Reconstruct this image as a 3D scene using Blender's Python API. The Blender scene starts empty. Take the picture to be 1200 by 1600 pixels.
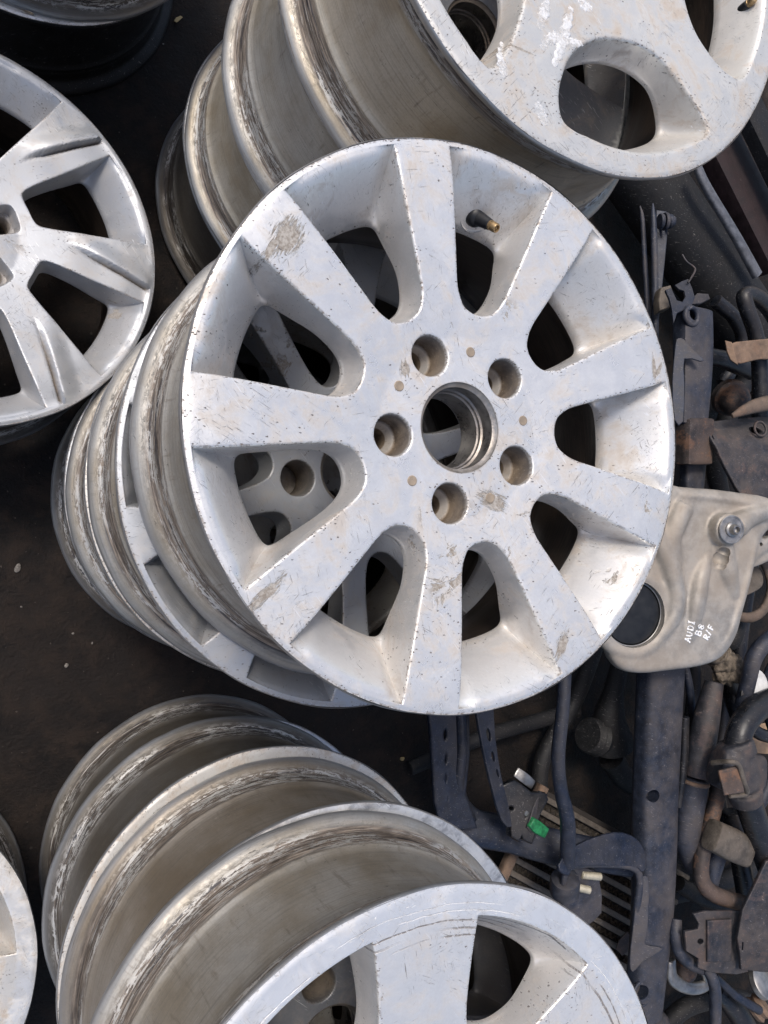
import bpy, bmesh, math, random
import numpy as np
from mathutils import Vector, Matrix
from mathutils.bvhtree import BVHTree
R = math.radians
random.seed(7)
scene = bpy.context.scene
col = scene.collection

# ------------------------------------------------------------------ camera
F_PX = 1270.0
CAM_H = 1.28
_Z = np.array([655 / F_PX, 45 / F_PX, 1.0]); _Z /= np.linalg.norm(_Z)
_X = np.array([1, 0, 0.0]) - _Z[0] * _Z; _X /= np.linalg.norm(_X)
CAMM = np.stack([_X, np.cross(_Z, _X), _Z])          # camera axes -> world
cam = bpy.data.cameras.new('camera')
cam.lens = F_PX / 1600 * 36.0
cam.sensor_width = 36.0
cam.clip_start = 0.02
cam.clip_end = 2000
cam_o = bpy.data.objects.new('camera', cam)
cm = Matrix([list(r) for r in CAMM]).to_4x4()
cm.translation = (0, 0, CAM_H)
cam_o.matrix_world = cm
col.objects.link(cam_o)
scene.camera = cam_o

# ------------------------------------------------------------------ world, sun, exposure
SUN_EL, SUN_AZ = 58.0, 128.0           # azimuth measured from +X towards +Y
w = bpy.data.worlds.new('World'); scene.world = w; w.use_nodes = True
nt = w.node_tree
for n in list(nt.nodes): nt.nodes.remove(n)
sky = nt.nodes.new('ShaderNodeTexSky'); sky.sky_type = 'NISHITA'; sky.sun_disc = False
sky.sun_elevation = R(SUN_EL); sky.sun_rotation = R(90 - SUN_AZ)
sky.air_density = 1.0; sky.dust_density = 3.6; sky.ozone_density = 1.0
bg = nt.nodes.new('ShaderNodeBackground'); bg.inputs['Strength'].default_value = 0.135
wo = nt.nodes.new('ShaderNodeOutputWorld')
nt.links.new(sky.outputs[0], bg.inputs[0]); nt.links.new(bg.outputs[0], wo.inputs[0])
sl = bpy.data.lights.new('sun', 'SUN'); sl.energy = 1.5; sl.angle = R(13); sl.color = (1.0, 0.95, 0.88)
so = bpy.data.objects.new('sun', sl); col.objects.link(so)
sd = Vector((math.cos(R(SUN_EL)) * math.cos(R(SUN_AZ)), math.cos(R(SUN_EL)) * math.sin(R(SUN_AZ)), math.sin(R(SUN_EL))))
so.rotation_euler = sd.to_track_quat('Z', 'Y').to_euler(); so.location = sd * 5
vs = scene.view_settings
scene.display_settings.display_device = 'sRGB'
vs.view_transform = 'Standard'; vs.look = 'None'; vs.gamma = 1; vs.use_curve_mapping = False
vs.exposure = 0.34

# ------------------------------------------------------------------ helpers
def P(px, py, z):
    """point of the plane at height z that this line of sight meets"""
    d = CAMM @ np.array([(px - 600) / F_PX, -(py - 800) / F_PX, -1.0])
    t = (z - CAM_H) / d[2]
    return Vector((t * d[0], t * d[1], z))

def PXM(px, py, z):
    """pixels per metre around that point"""
    a = P(px, py, z)
    depth = -(Vector(a) - Vector((0, 0, CAM_H))).dot(Vector(_Z_world))
    return F_PX / depth
_Z_world = CAMM @ np.array([0, 0, 1.0])

def tag(o, label=None, cat=None, group=None, kind=None):
    if label: o['label'] = label
    if cat: o['category'] = cat
    if group: o['group'] = group
    if kind: o['kind'] = kind
    return o

def empty(name, loc, rot=None):
    o = bpy.data.objects.new(name, None)
    o.empty_display_size = 0.05
    col.objects.link(o); o.location = loc
    if rot is not None: o.rotation_euler = rot
    return o

def link_mesh(name, me, mat, parent=None, smooth=True):
    o = bpy.data.objects.new(name, me)
    col.objects.link(o)
    if mat is not None:
        me.materials.clear(); me.materials.append(mat)
    if smooth:
        for p in me.polygons: p.use_smooth = True
    if parent is not None: o.parent = parent
    return o

def bm_obj(name, bm, mat, parent=None, smooth=True, sharp=None):
    me = bpy.data.meshes.new(name)
    bmesh.ops.recalc_face_normals(bm, faces=bm.faces)
    bm.to_mesh(me); bm.free()
    o = link_mesh(name, me, mat, parent, smooth)
    if sharp is not None:
        me.set_sharp_from_angle(angle=R(sharp))
    return o

def mesh_np(name, verts, faces, mat, parent=None, attrs=None, sharp=None):
    me = bpy.data.meshes.new(name)
    me.from_pydata([tuple(v) for v in verts], [], faces)
    if attrs:
        for k, a in attrs.items():
            at = me.attributes.new(k, 'FLOAT', 'POINT')
            at.data.foreach_set('value', np.asarray(a, dtype=np.float32))
    bm = bmesh.new(); bm.from_mesh(me)
    bmesh.ops.remove_doubles(bm, verts=bm.verts, dist=2e-5)
    bmesh.ops.recalc_face_normals(bm, faces=bm.faces)
    bm.to_mesh(me); bm.free()
    o = link_mesh(name, me, mat, parent)
    if sharp: me.set_sharp_from_angle(angle=R(sharp))
    return o

def catmull(pts, n=8, closed=False):
    pts = [Vector(p) for p in pts]
    out = []
    N = len(pts)
    rng = range(N if closed else N - 1)
    for i in rng:
        p1, p2 = pts[i], pts[(i + 1) % N]
        p0 = pts[i - 1] if (closed or i > 0) else p1 * 2 - p2
        p3 = pts[(i + 2) % N] if (closed or i + 2 < N) else p2 * 2 - p1
        for k in range(n):
            t = k / n
            out.append(0.5 * ((2 * p1) + (p2 - p0) * t + (2 * p0 - 5 * p1 + 4 * p2 - p3) * t * t + (3 * p1 - p0 - 3 * p2 + p3) * t ** 3))
    if not closed: out.append(pts[-1].copy())
    return out

def sweep_bm(bm, path, rad, seg=20, sect='round', aspect=1.0, up=Vector((0, 0, 1)), cap=True, hollow=0.0, smooth=6, power=5.0):
    """sweeps a round or rounded-box section along world points; rad: one radius or one per control point"""
    n = len(path)
    rads = list(rad) if isinstance(rad, (list, tuple)) else [rad] * n
    p4 = [Vector((*p, r)) for p, r in zip([tuple(q) for q in path], rads)]
    pts = catmull(p4, smooth) if n > 2 else [p4[0].lerp(p4[1], k / 6) for k in range(7)]
    rings = []
    prev = None
    for i, q in enumerate(pts):
        a = pts[max(i - 1, 0)].to_3d(); b = pts[min(i + 1, len(pts) - 1)].to_3d()
        t = (b - a).normalized()
        if prev is None:
            s = t.cross(up)
            if s.length < 1e-3: s = t.cross(Vector((1, 0, 0)))
            s.normalize()
        else:
            s = (prev - t * prev.dot(t)).normalized()
        prev = s
        u = s.cross(t).normalized()
        r = q[3]; ring = []
        for k in range(seg):
            an = 2 * math.pi * (k + 0.5) / seg
            c, sn = math.cos(an), math.sin(an)
            if sect == 'box':
                m = (abs(c) ** power + abs(sn) ** power) ** (-1 / power)
                c, sn = c * m, sn * m
            ring.append(bm.verts.new(q.to_3d() + s * (c * r) + u * (sn * r * aspect)))
        rings.append(ring)
    for A, B in zip(rings, rings[1:]):
        for k in range(seg):
            bm.faces.new((A[k], A[(k + 1) % seg], B[(k + 1) % seg], B[k]))
    if cap:
        for ring, sgn in ((rings[0], 0), (rings[-1], 1)):
            cpt = sum((v.co for v in ring), Vector()) / seg
            if hollow > 0:
                tdir = (pts[1].to_3d() - pts[0].to_3d()).normalized() if sgn == 0 else (pts[-2].to_3d() - pts[-1].to_3d()).normalized()
                r1 = [bm.verts.new(cpt + (v.co - cpt) * hollow) for v in ring]
                r2 = [bm.verts.new(v.co + tdir * 0.03) for v in r1]
                for k in range(seg):
                    j = (k + 1) % seg
                    bm.faces.new((ring[k], ring[j], r1[j], r1[k])); bm.faces.new((r1[k], r1[j], r2[j], r2[k]))
                bm.faces.new(r2)
            else:
                r1 = [bm.verts.new(cpt + (v.co - cpt) * 0.86) for v in ring]
                tdir = (pts[0].to_3d() - pts[1].to_3d()).normalized() if sgn == 0 else (pts[-1].to_3d() - pts[-2].to_3d()).normalized()
                for v in r1: v.co += tdir * (pts[0][3] * 0.07)
                for k in range(seg):
                    j = (k + 1) % seg
                    bm.faces.new((ring[k], ring[j], r1[j], r1[k]))
                bm.faces.new(r1)

def tube(name, pix, rpx, mat, parent=None, **kw):
    """pix: list of (px, py, z); rpx: radius in photo pixels (one or a list)"""
    bm = bmesh.new()
    pts = [P(*p) for p in pix]
    rr = rpx if isinstance(rpx, (list, tuple)) else [rpx] * len(pix)
    rads = [r / PXM(*p) for r, p in zip(rr, pix)]
    sweep_bm(bm, pts, rads, **kw)
    return bm_obj(name, bm, mat, parent, sharp=50)

def lathe_bm(bm, prof, seg=64, M=None, closed=False):
    rings = []
    for r, z in prof:
        ring = []
        for k in range(seg):
            a = 2 * math.pi * k / seg
            v = Vector((r * math.cos(a), r * math.sin(a), z))
            ring.append(bm.verts.new(M @ v if M else v))
        rings.append(ring)
    prs = list(zip(rings, rings[1:]))
    if closed: prs.append((rings[-1], rings[0]))
    for A, B in prs:
        for k in range(seg):
            j = (k + 1) % seg
            bm.faces.new((A[k], A[j], B[j], B[k]))
    return rings

def frame_at(loc, nrm, spin=0.0):
    q = Vector(nrm).normalized().to_track_quat('Z', 'Y')
    m = q.to_matrix().to_4x4() @ Matrix.Rotation(spin, 4, 'Z')
    m.translation = loc
    return m

def lathe(name, prof, loc, nrm, mat, parent=None, seg=48, cap=True, sharp=40):
    bm = bmesh.new()
    M = frame_at(loc, nrm)
    rings = lathe_bm(bm, prof, seg, M)
    if cap:
        for ring in (rings[0], rings[-1]):
            bm.faces.new(ring)
    bmesh.ops.remove_doubles(bm, verts=bm.verts, dist=1e-6)
    return bm_obj(name, bm, mat, parent, sharp=sharp)

def plate_mesh(pts2, thick, bevel=0.0012, holes=(), res=2):
    cu = bpy.data.curves.new('tmp', 'CURVE'); cu.dimensions = '2D'; cu.fill_mode = 'BOTH'
    cu.extrude = max(thick / 2 - bevel, 0.0001); cu.bevel_depth = bevel; cu.bevel_resolution = res
    for loop in [pts2] + list(holes):
        sp = cu.splines.new('POLY'); sp.points.add(len(loop) - 1)
        for q, c in zip(sp.points, loop): q.co = (c[0], c[1], 0, 1)
        sp.use_cyclic_u = True
    ob = bpy.data.objects.new('tmp', cu); col.objects.link(ob)
    dg = bpy.context.evaluated_depsgraph_get()
    me = bpy.data.meshes.new_from_object(ob.evaluated_get(dg))
    bpy.data.objects.remove(ob); bpy.data.curves.remove(cu)
    return me

def onplane(px, py, org, nrm):
    d = Vector(CAMM @ np.array([(px - 600) / F_PX, -(py - 800) / F_PX, -1.0])); o = Vector((0, 0, CAM_H))
    t = (Vector(org) - o).dot(nrm) / d.dot(nrm)
    return o + d * t

def circ_px(px, py, r, n=20, ratio=1.0, rot=0.0):
    out = []
    for k in range(n):
        a = 2 * math.pi * k / n
        x, y = r * math.cos(a), r * ratio * math.sin(a)
        out.append((px + x * math.cos(rot) - y * math.sin(rot), py + x * math.sin(rot) + y * math.cos(rot)))
    return out

def plate(name, outline, org, nrm, thick, mat, parent=None, holes=(), bevel=0.0012, smooth_outline=0, bend=None):
    """flat pressed part: outline seen along pixels, laid in the plane through org with normal nrm"""
    nrm = Vector(nrm).normalized(); org = P(*org)
    M = frame_at(org, nrm); Mi = M.inverted()
    def conv(loop, sm=0):
        L = [Mi @ onplane(px, py, org, nrm) for px, py in loop]
        L = [Vector((v.x, v.y)) for v in L]
        if sm: L = [Vector(v[:2]) for v in catmull([Vector((v.x, v.y, 0)) for v in L], sm, closed=True)]
        return L
    me = plate_mesh(conv(outline, smooth_outline), thick, bevel, [conv(h) for h in holes])
    if bend:
        bm = bmesh.new(); bm.from_mesh(me)
        for _ in range(3):
            bmesh.ops.subdivide_edges(bm, edges=[e for e in bm.edges if e.calc_length() > 0.012], cuts=1)
            bmesh.ops.triangulate(bm, faces=[f for f in bm.faces if len(f.verts) > 4])
        for v in bm.verts: v.co = bend(v.co)
        bm.to_mesh(me); bm.free()
    me.transform(M)
    o = link_mesh(name, me, mat, parent)
    me.set_sharp_from_angle(angle=R(35))
    return o

def apply_mods(o):
    dg = bpy.context.evaluated_depsgraph_get()
    me = bpy.data.meshes.new_from_object(o.evaluated_get(dg))
    old = o.data; o.modifiers.clear(); o.data = me
    bpy.data.meshes.remove(old)
    for p in me.polygons: p.use_smooth = True
    return o

def cast(name, bm, mat, voxel=0.003, it=6, parent=None):
    """several solids melted into one casting"""
    me = bpy.data.meshes.new(name)
    bmesh.ops.recalc_face_normals(bm, faces=bm.faces)
    bm.to_mesh(me); bm.free()
    o = link_mesh(name, me, mat, parent)
    m = o.modifiers.new('r', 'REMESH'); m.mode = 'VOXEL'; m.voxel_size = voxel
    s = o.modifiers.new('s', 'SMOOTH'); s.iterations = it; s.factor = 0.5
    return apply_mods(o)

def cutout(o, cutters):
    for c in cutters:
        bm = bmesh.new(); c(bm)
        me = bpy.data.meshes.new('cut'); bmesh.ops.recalc_face_normals(bm, faces=bm.faces); bm.to_mesh(me); bm.free()
        co = bpy.data.objects.new('cut', me); col.objects.link(co)
        m = o.modifiers.new('b', 'BOOLEAN'); m.operation = 'DIFFERENCE'; m.object = co; m.solver = 'EXACT'
        apply_mods(o); bpy.data.objects.remove(co)
    o.data.set_sharp_from_angle(angle=R(35))
    return o

def cyl_bm(bm, a, b, r, seg=24, r2=None):
    a, b = Vector(a), Vector(b); r2 = r if r2 is None else r2
    M = frame_at(a, b - a); L = (b - a).length
    rings = lathe_bm(bm, [(r, 0), (r2, L)], seg, M)
    bm.faces.new(rings[0]); bm.faces.new(rings[1])

# ------------------------------------------------------------------ materials
class NT:
    def __init__(s, name):
        s.m = bpy.data.materials.new(name); s.m.use_nodes = True; s.t = s.m.node_tree
        for n in list(s.t.nodes): s.t.nodes.remove(n)
        s.out = s.n('ShaderNodeOutputMaterial'); s.b = s.n('ShaderNodeBsdfPrincipled')
        s.t.links.new(s.b.outputs[0], s.out.inputs[0])
        tc = s.n('ShaderNodeTexCoord'); oi = s.n('ShaderNodeObjectInfo')
        s.obj = tc.outputs['Object']; s.rnd = oi.outputs['Random']
        mu = s.vm('SCALE', s.vec3(7.3, 3.1, 5.7), None); s.t.links.new(s.rnd, mu.node.inputs['Scale'])
        s.co = s.vm('ADD', s.obj, mu)
    def n(s, k): return s.t.nodes.new(k)
    def put(s, sock, v):
        if isinstance(v, bpy.types.NodeSocket): s.t.links.new(v, sock)
        elif v is not None: sock.default_value = v
    def vec3(s, x, y, z):
        c = s.n('ShaderNodeCombineXYZ')
        s.put(c.inputs[0], x); s.put(c.inputs[1], y); s.put(c.inputs[2], z); return c.outputs[0]
    def sep(s, v):
        c = s.n('ShaderNodeSeparateXYZ'); s.put(c.inputs[0], v); return c.outputs
    def vm(s, op, a, b):
        n = s.n('ShaderNodeVectorMath'); n.operation = op; s.put(n.inputs[0], a); s.put(n.inputs[1], b)
        return n.outputs['Value'] if op in ('LENGTH', 'DOT_PRODUCT') else n.outputs[0]
    def ma(s, op, a, b=None, c=None, clamp=False):
        n = s.n('ShaderNodeMath'); n.operation = op; n.use_clamp = clamp
        s.put(n.inputs[0], a); s.put(n.inputs[1], b)
        if c is not None: s.put(n.inputs[2], c)
        return n.outputs[0]
    def rng(s, v, a, b, c=0.0, d=1.0, smooth=True):
        n = s.n('ShaderNodeMapRange'); n.interpolation_type = 'SMOOTHSTEP' if smooth else 'LINEAR'
        s.put(n.inputs[0], v)
        for i, x in enumerate((a, b, c, d)): s.put(n.inputs[i + 1], x)
        return n.outputs[0]
    def noise(s, co, scale, detail=4, rough=0.55, dist=0.0):
        n = s.n('ShaderNodeTexNoise'); s.put(n.inputs['Vector'], co); s.put(n.inputs['Scale'], scale)
        s.put(n.inputs['Detail'], detail); s.put(n.inputs['Roughness'], rough); s.put(n.inputs['Distortion'], dist)
        return n.outputs[0]
    def voro(s, co, scale, feat='F1'):
        n = s.n('ShaderNodeTexVoronoi'); n.feature = feat; s.put(n.inputs['Vector'], co); s.put(n.inputs['Scale'], scale)
        return n
    def mapp(s, co, rot=(0, 0, 0), sc=(1, 1, 1), loc=(0, 0, 0)):
        n = s.n('ShaderNodeMapping'); s.put(n.inputs[0], co)
        n.inputs['Rotation'].default_value = rot; n.inputs['Scale'].default_value = sc; n.inputs['Location'].default_value = loc
        return n.outputs[0]
    def mix(s, f, a, b):
        n = s.n('ShaderNodeMix'); n.data_type = 'RGBA'; s.put(n.inputs[0], f)
        for i, v in ((6, a), (7, b)):
            if isinstance(v, tuple): v = (*v[:3], 1)
            s.put(n.inputs[i], v)
        return n.outputs[2]
    def mixf(s, f, a, b):
        n = s.n('ShaderNodeMix'); n.data_type = 'FLOAT'; s.put(n.inputs[0], f); s.put(n.inputs[2], a); s.put(n.inputs[3], b)
        return n.outputs[0]
    def attr(s, name):
        n = s.n('ShaderNodeAttribute'); n.attribute_name = name; return n.outputs['Fac']
    def bump(s, h, dist, strength=1.0):
        n = s.n('ShaderNodeBump'); s.put(n.inputs['Height'], h); n.inputs['Distance'].default_value = dist; n.inputs['Strength'].default_value = strength
        s.t.links.new(n.outputs[0], s.b.inputs['Normal'])
    def fin(s, color, rough, metal, spec=0.5, coat=0.0):
        s.put(s.b.inputs['Base Color'], color if isinstance(color, bpy.types.NodeSocket) else (*color, 1))
        s.put(s.b.inputs['Roughness'], rough); s.put(s.b.inputs['Metallic'], metal)
        s.b.inputs['Specular IOR Level'].default_value = spec
        s.b.inputs['Coat Weight'].default_value = coat; s.b.inputs['Coat Roughness'].default_value = 0.25
        return s.m

def mat_wheel(name, base=(0.85, 0.835, 0.81), dirt=0.75, metal=0.56, rough=0.31, wear=1.0, scuffs=(), grooves=()):
    s = NT(name)
    edge = s.attr('edge'); grime = s.attr('grime'); pol = s.attr('polish')
    big = s.noise(s.co, 14, 5, 0.6)
    mid = s.noise(s.co, 55, 5, 0.65, 0.4)
    fine = s.noise(s.co, 420, 3, 0.6)
    # dust film, brownish, with the uneven shape of dried splashes
    film = s.ma('MULTIPLY', s.rng(s.noise(s.co, 24, 7, 0.7, 0.8), 0.42, 0.66), s.rng(mid, 0.30, 0.62))
    film = s.ma('MULTIPLY', film, dirt)
    film = s.ma('MAXIMUM', film, s.ma('MULTIPLY', s.attr('dust'), s.rng(s.noise(s.co, 30, 4, 0.6), 0.3, 0.6, 0.35, 0.95)))
    c = s.mix(film, base, (0.50, 0.42, 0.34))
    c = s.mix(s.rng(fine, 0.2, 0.8, 0.0, 0.16), c, (0.45, 0.44, 0.42))
    fl = s.voro(s.co, 2600)
    c = s.mix(s.rng(s.sep(fl.outputs['Color'])[1], 0.0, 1.0, 0.0, 0.10, False), c, (0.35, 0.36, 0.38))
    # bare corroded patches
    pn = s.noise(s.co, 26, 8, 0.72, 0.6)
    sel = s.noise(s.co, 7.5, 2, 0.5)
    patch = s.ma('MULTIPLY', s.rng(pn, 0.60, 0.615), s.rng(sel, 0.60, 0.64))
    patch = s.ma('MULTIPLY', patch, wear, clamp=True)
    sx, sy, sz = s.sep(s.obj)
    for (cx, cy, ca, la, lb) in scuffs:      # the large scuffs of this wheel: centre, direction, half lengths
        dx = s.ma('SUBTRACT', sx, cx); dy = s.ma('SUBTRACT', sy, cy)
        u = s.ma('DIVIDE', s.ma('ADD', s.ma('MULTIPLY', dx, math.cos(R(ca))), s.ma('MULTIPLY', dy, math.sin(R(ca)))), la)
        v_ = s.ma('DIVIDE', s.ma('SUBTRACT', s.ma('MULTIPLY', dy, math.cos(R(ca))), s.ma('MULTIPLY', dx, math.sin(R(ca)))), lb)
        dd_ = s.ma('SQRT', s.ma('ADD', s.ma('MULTIPLY', u, u), s.ma('MULTIPLY', v_, v_)))
        st_ = s.noise(s.mapp(s.mapp(s.obj, (0, 0, -R(ca))), (0, 0, 0), (1, 7, 2)), 85, 8, 0.8, 0.3)
        e_ = s.ma('ADD', dd_, s.ma('MULTIPLY', s.ma('SUBTRACT', st_, 0.5), 3.3))
        patch = s.ma('MAXIMUM', patch, s.rng(e_, 0.86, 0.74))
    pc = s.mix(s.rng(fine, 0.35, 0.65), (0.20, 0.16, 0.12), (0.42, 0.38, 0.33))
    c = s.mix(s.ma('MULTIPLY', patch, 0.9), c, pc)
    # chips: small dark flecks, far denser along edges
    v = s.voro(s.mapp(s.co, (0.3, 0.2, 0.5), (1.0, 2.1, 1.0)), 300)
    sepc = s.sep(v.outputs['Color'])
    dn = s.noise(s.co, 900, 2, 0.5)
    dd = s.ma('ADD', v.outputs['Distance'], s.ma('MULTIPLY', s.ma('SUBTRACT', dn, 0.5), 0.95))
    dens = s.ma('ADD', s.ma('MULTIPLY', s.rng(s.noise(s.co, 22, 3, 0.6), 0.5, 0.75), 0.22), s.ma('MULTIPLY', edge, 0.62))
    chip = s.ma('MULTIPLY', s.ma('LESS_THAN', sepc[0], dens), s.rng(dd, 0.30, 0.22))
    chip = s.ma('MULTIPLY', chip, wear, clamp=True)
    qx, qy, qz = s.sep(s.obj)
    rimf = s.rng(s.vm('LENGTH', s.vec3(qx, qy, 0.0), None), 0.165, 0.212)
    # scratches: thin streaks in several directions
    scr = None
    for i, (rot, thr, off) in enumerate(((0.5, 0.645, 0), (1.35, 0.65, 3), (2.3, 0.645, 7), (2.9, 0.66, 11), (0.95, 0.655, 15))):
        m = s.mapp(s.mapp(s.co, (0, 0, rot)), (0, 0, 0), (1, 22, 3), (off, off, 0))
        a = s.noise(m, 60, 4, 0.65, 0.35)
        a = s.ma('ADD', a, s.ma('MULTIPLY', rimf, 0.004))
        g = s.rng(s.ma('ADD', s.noise(s.mapp(s.co, (0, 0, 0), (1, 1, 1), (off * 2.0, 1, 0)), 18, 2, 0.5), s.ma('MULTIPLY', rimf, 0.05)), 0.53, 0.62)
        q = s.ma('MULTIPLY', s.rng(a, thr, thr + 0.03), g)
        scr = q if scr is None else s.ma('MAXIMUM', scr, q)
    scr = s.ma('MULTIPLY', scr, 0.85 * wear, clamp=True)
    dark = s.ma('MAXIMUM', chip, scr)
    c = s.mix(dark, c, (0.13, 0.11, 0.10))
    if grooves:                              # arcs ground into the metal round the rim
        rr_ = s.vm('LENGTH', s.vec3(sx, sy, 0.0), None)
        wob = s.ma('MULTIPLY', s.ma('SUBTRACT', s.noise(s.obj, 22, 3, 0.6), 0.5), 0.006)
        for r0, hw in grooves:
            gq = s.rng(s.ma('ABSOLUTE', s.ma('SUBTRACT', s.ma('ADD', rr_, wob), r0)), hw, hw * 0.5)
            gq = s.ma('MULTIPLY', gq, s.rng(s.noise(s.mapp(s.obj, (0, 0, 0), (1, 1, 1), (r0 * 90, 0, 0)), 9, 3, 0.6), 0.44, 0.52))
            gq = s.ma('MULTIPLY', gq, s.rng(fine, 0.3, 0.5, 0.4, 1.0))
            dark = s.ma('MAXIMUM', dark, gq)
        c = s.mix(dark, c, (0.20, 0.18, 0.17))
    # bright nicks
    m2 = s.noise(s.mapp(s.mapp(s.co, (0, 0, 0.9)), (0, 0, 0), (1, 18, 3), (5, 2, 0)), 60, 2, 0.5)
    br = s.ma('MULTIPLY', s.rng(m2, 0.66, 0.69), s.rng(big, 0.5, 0.6))
    c = s.mix(s.ma('MULTIPLY', br, 0.7), c, (0.85, 0.85, 0.86))
    # edge rub and polished lip
    er = s.ma('MULTIPLY', s.rng(edge, 0.35, 0.9), s.rng(s.noise(s.co, 130, 5, 0.75), 0.50, 0.56))
    c = s.mix(s.ma('MULTIPLY', er, 0.75 * wear), c, s.mix(s.rng(fine, 0.4, 0.6), (0.22, 0.17, 0.13), (0.5, 0.46, 0.42)))
    c = s.mix(s.ma('MULTIPLY', pol, s.rng(mid, 0.75, 0.4)), c, (0.92, 0.92, 0.91))
    # baked-on brown dirt in the bolt holes
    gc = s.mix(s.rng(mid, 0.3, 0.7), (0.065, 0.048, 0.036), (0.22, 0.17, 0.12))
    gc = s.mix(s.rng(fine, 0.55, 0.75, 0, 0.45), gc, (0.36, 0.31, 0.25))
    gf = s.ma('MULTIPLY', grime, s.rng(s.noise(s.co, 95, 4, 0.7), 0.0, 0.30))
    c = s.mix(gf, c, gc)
    bad = s.ma('MAXIMUM', s.ma('MAXIMUM', dark, patch), s.ma('MAXIMUM', gf, s.ma('MULTIPLY', film, 0.8)), clamp=True)
    met = s.mixf(bad, s.mixf(pol, metal, 0.62), 0.08)
    ro = s.mixf(bad, s.mixf(pol, s.rng(mid, 0.3, 0.7, rough - 0.05, rough + 0.12), 0.33), 0.75)
    h = s.ma('SUBTRACT', s.ma('MULTIPLY', fine, 0.10), s.ma('MULTIPLY', s.ma('MAXIMUM', dark, s.ma('MULTIPLY', patch, s.ma('ADD', fine, 0.3))), 0.9))
    h = s.ma('ADD', h, s.ma('MULTIPLY', mid, 0.15))
    s.bump(h, 0.0006, 0.7)
    return s.fin(c, ro, met)

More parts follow.
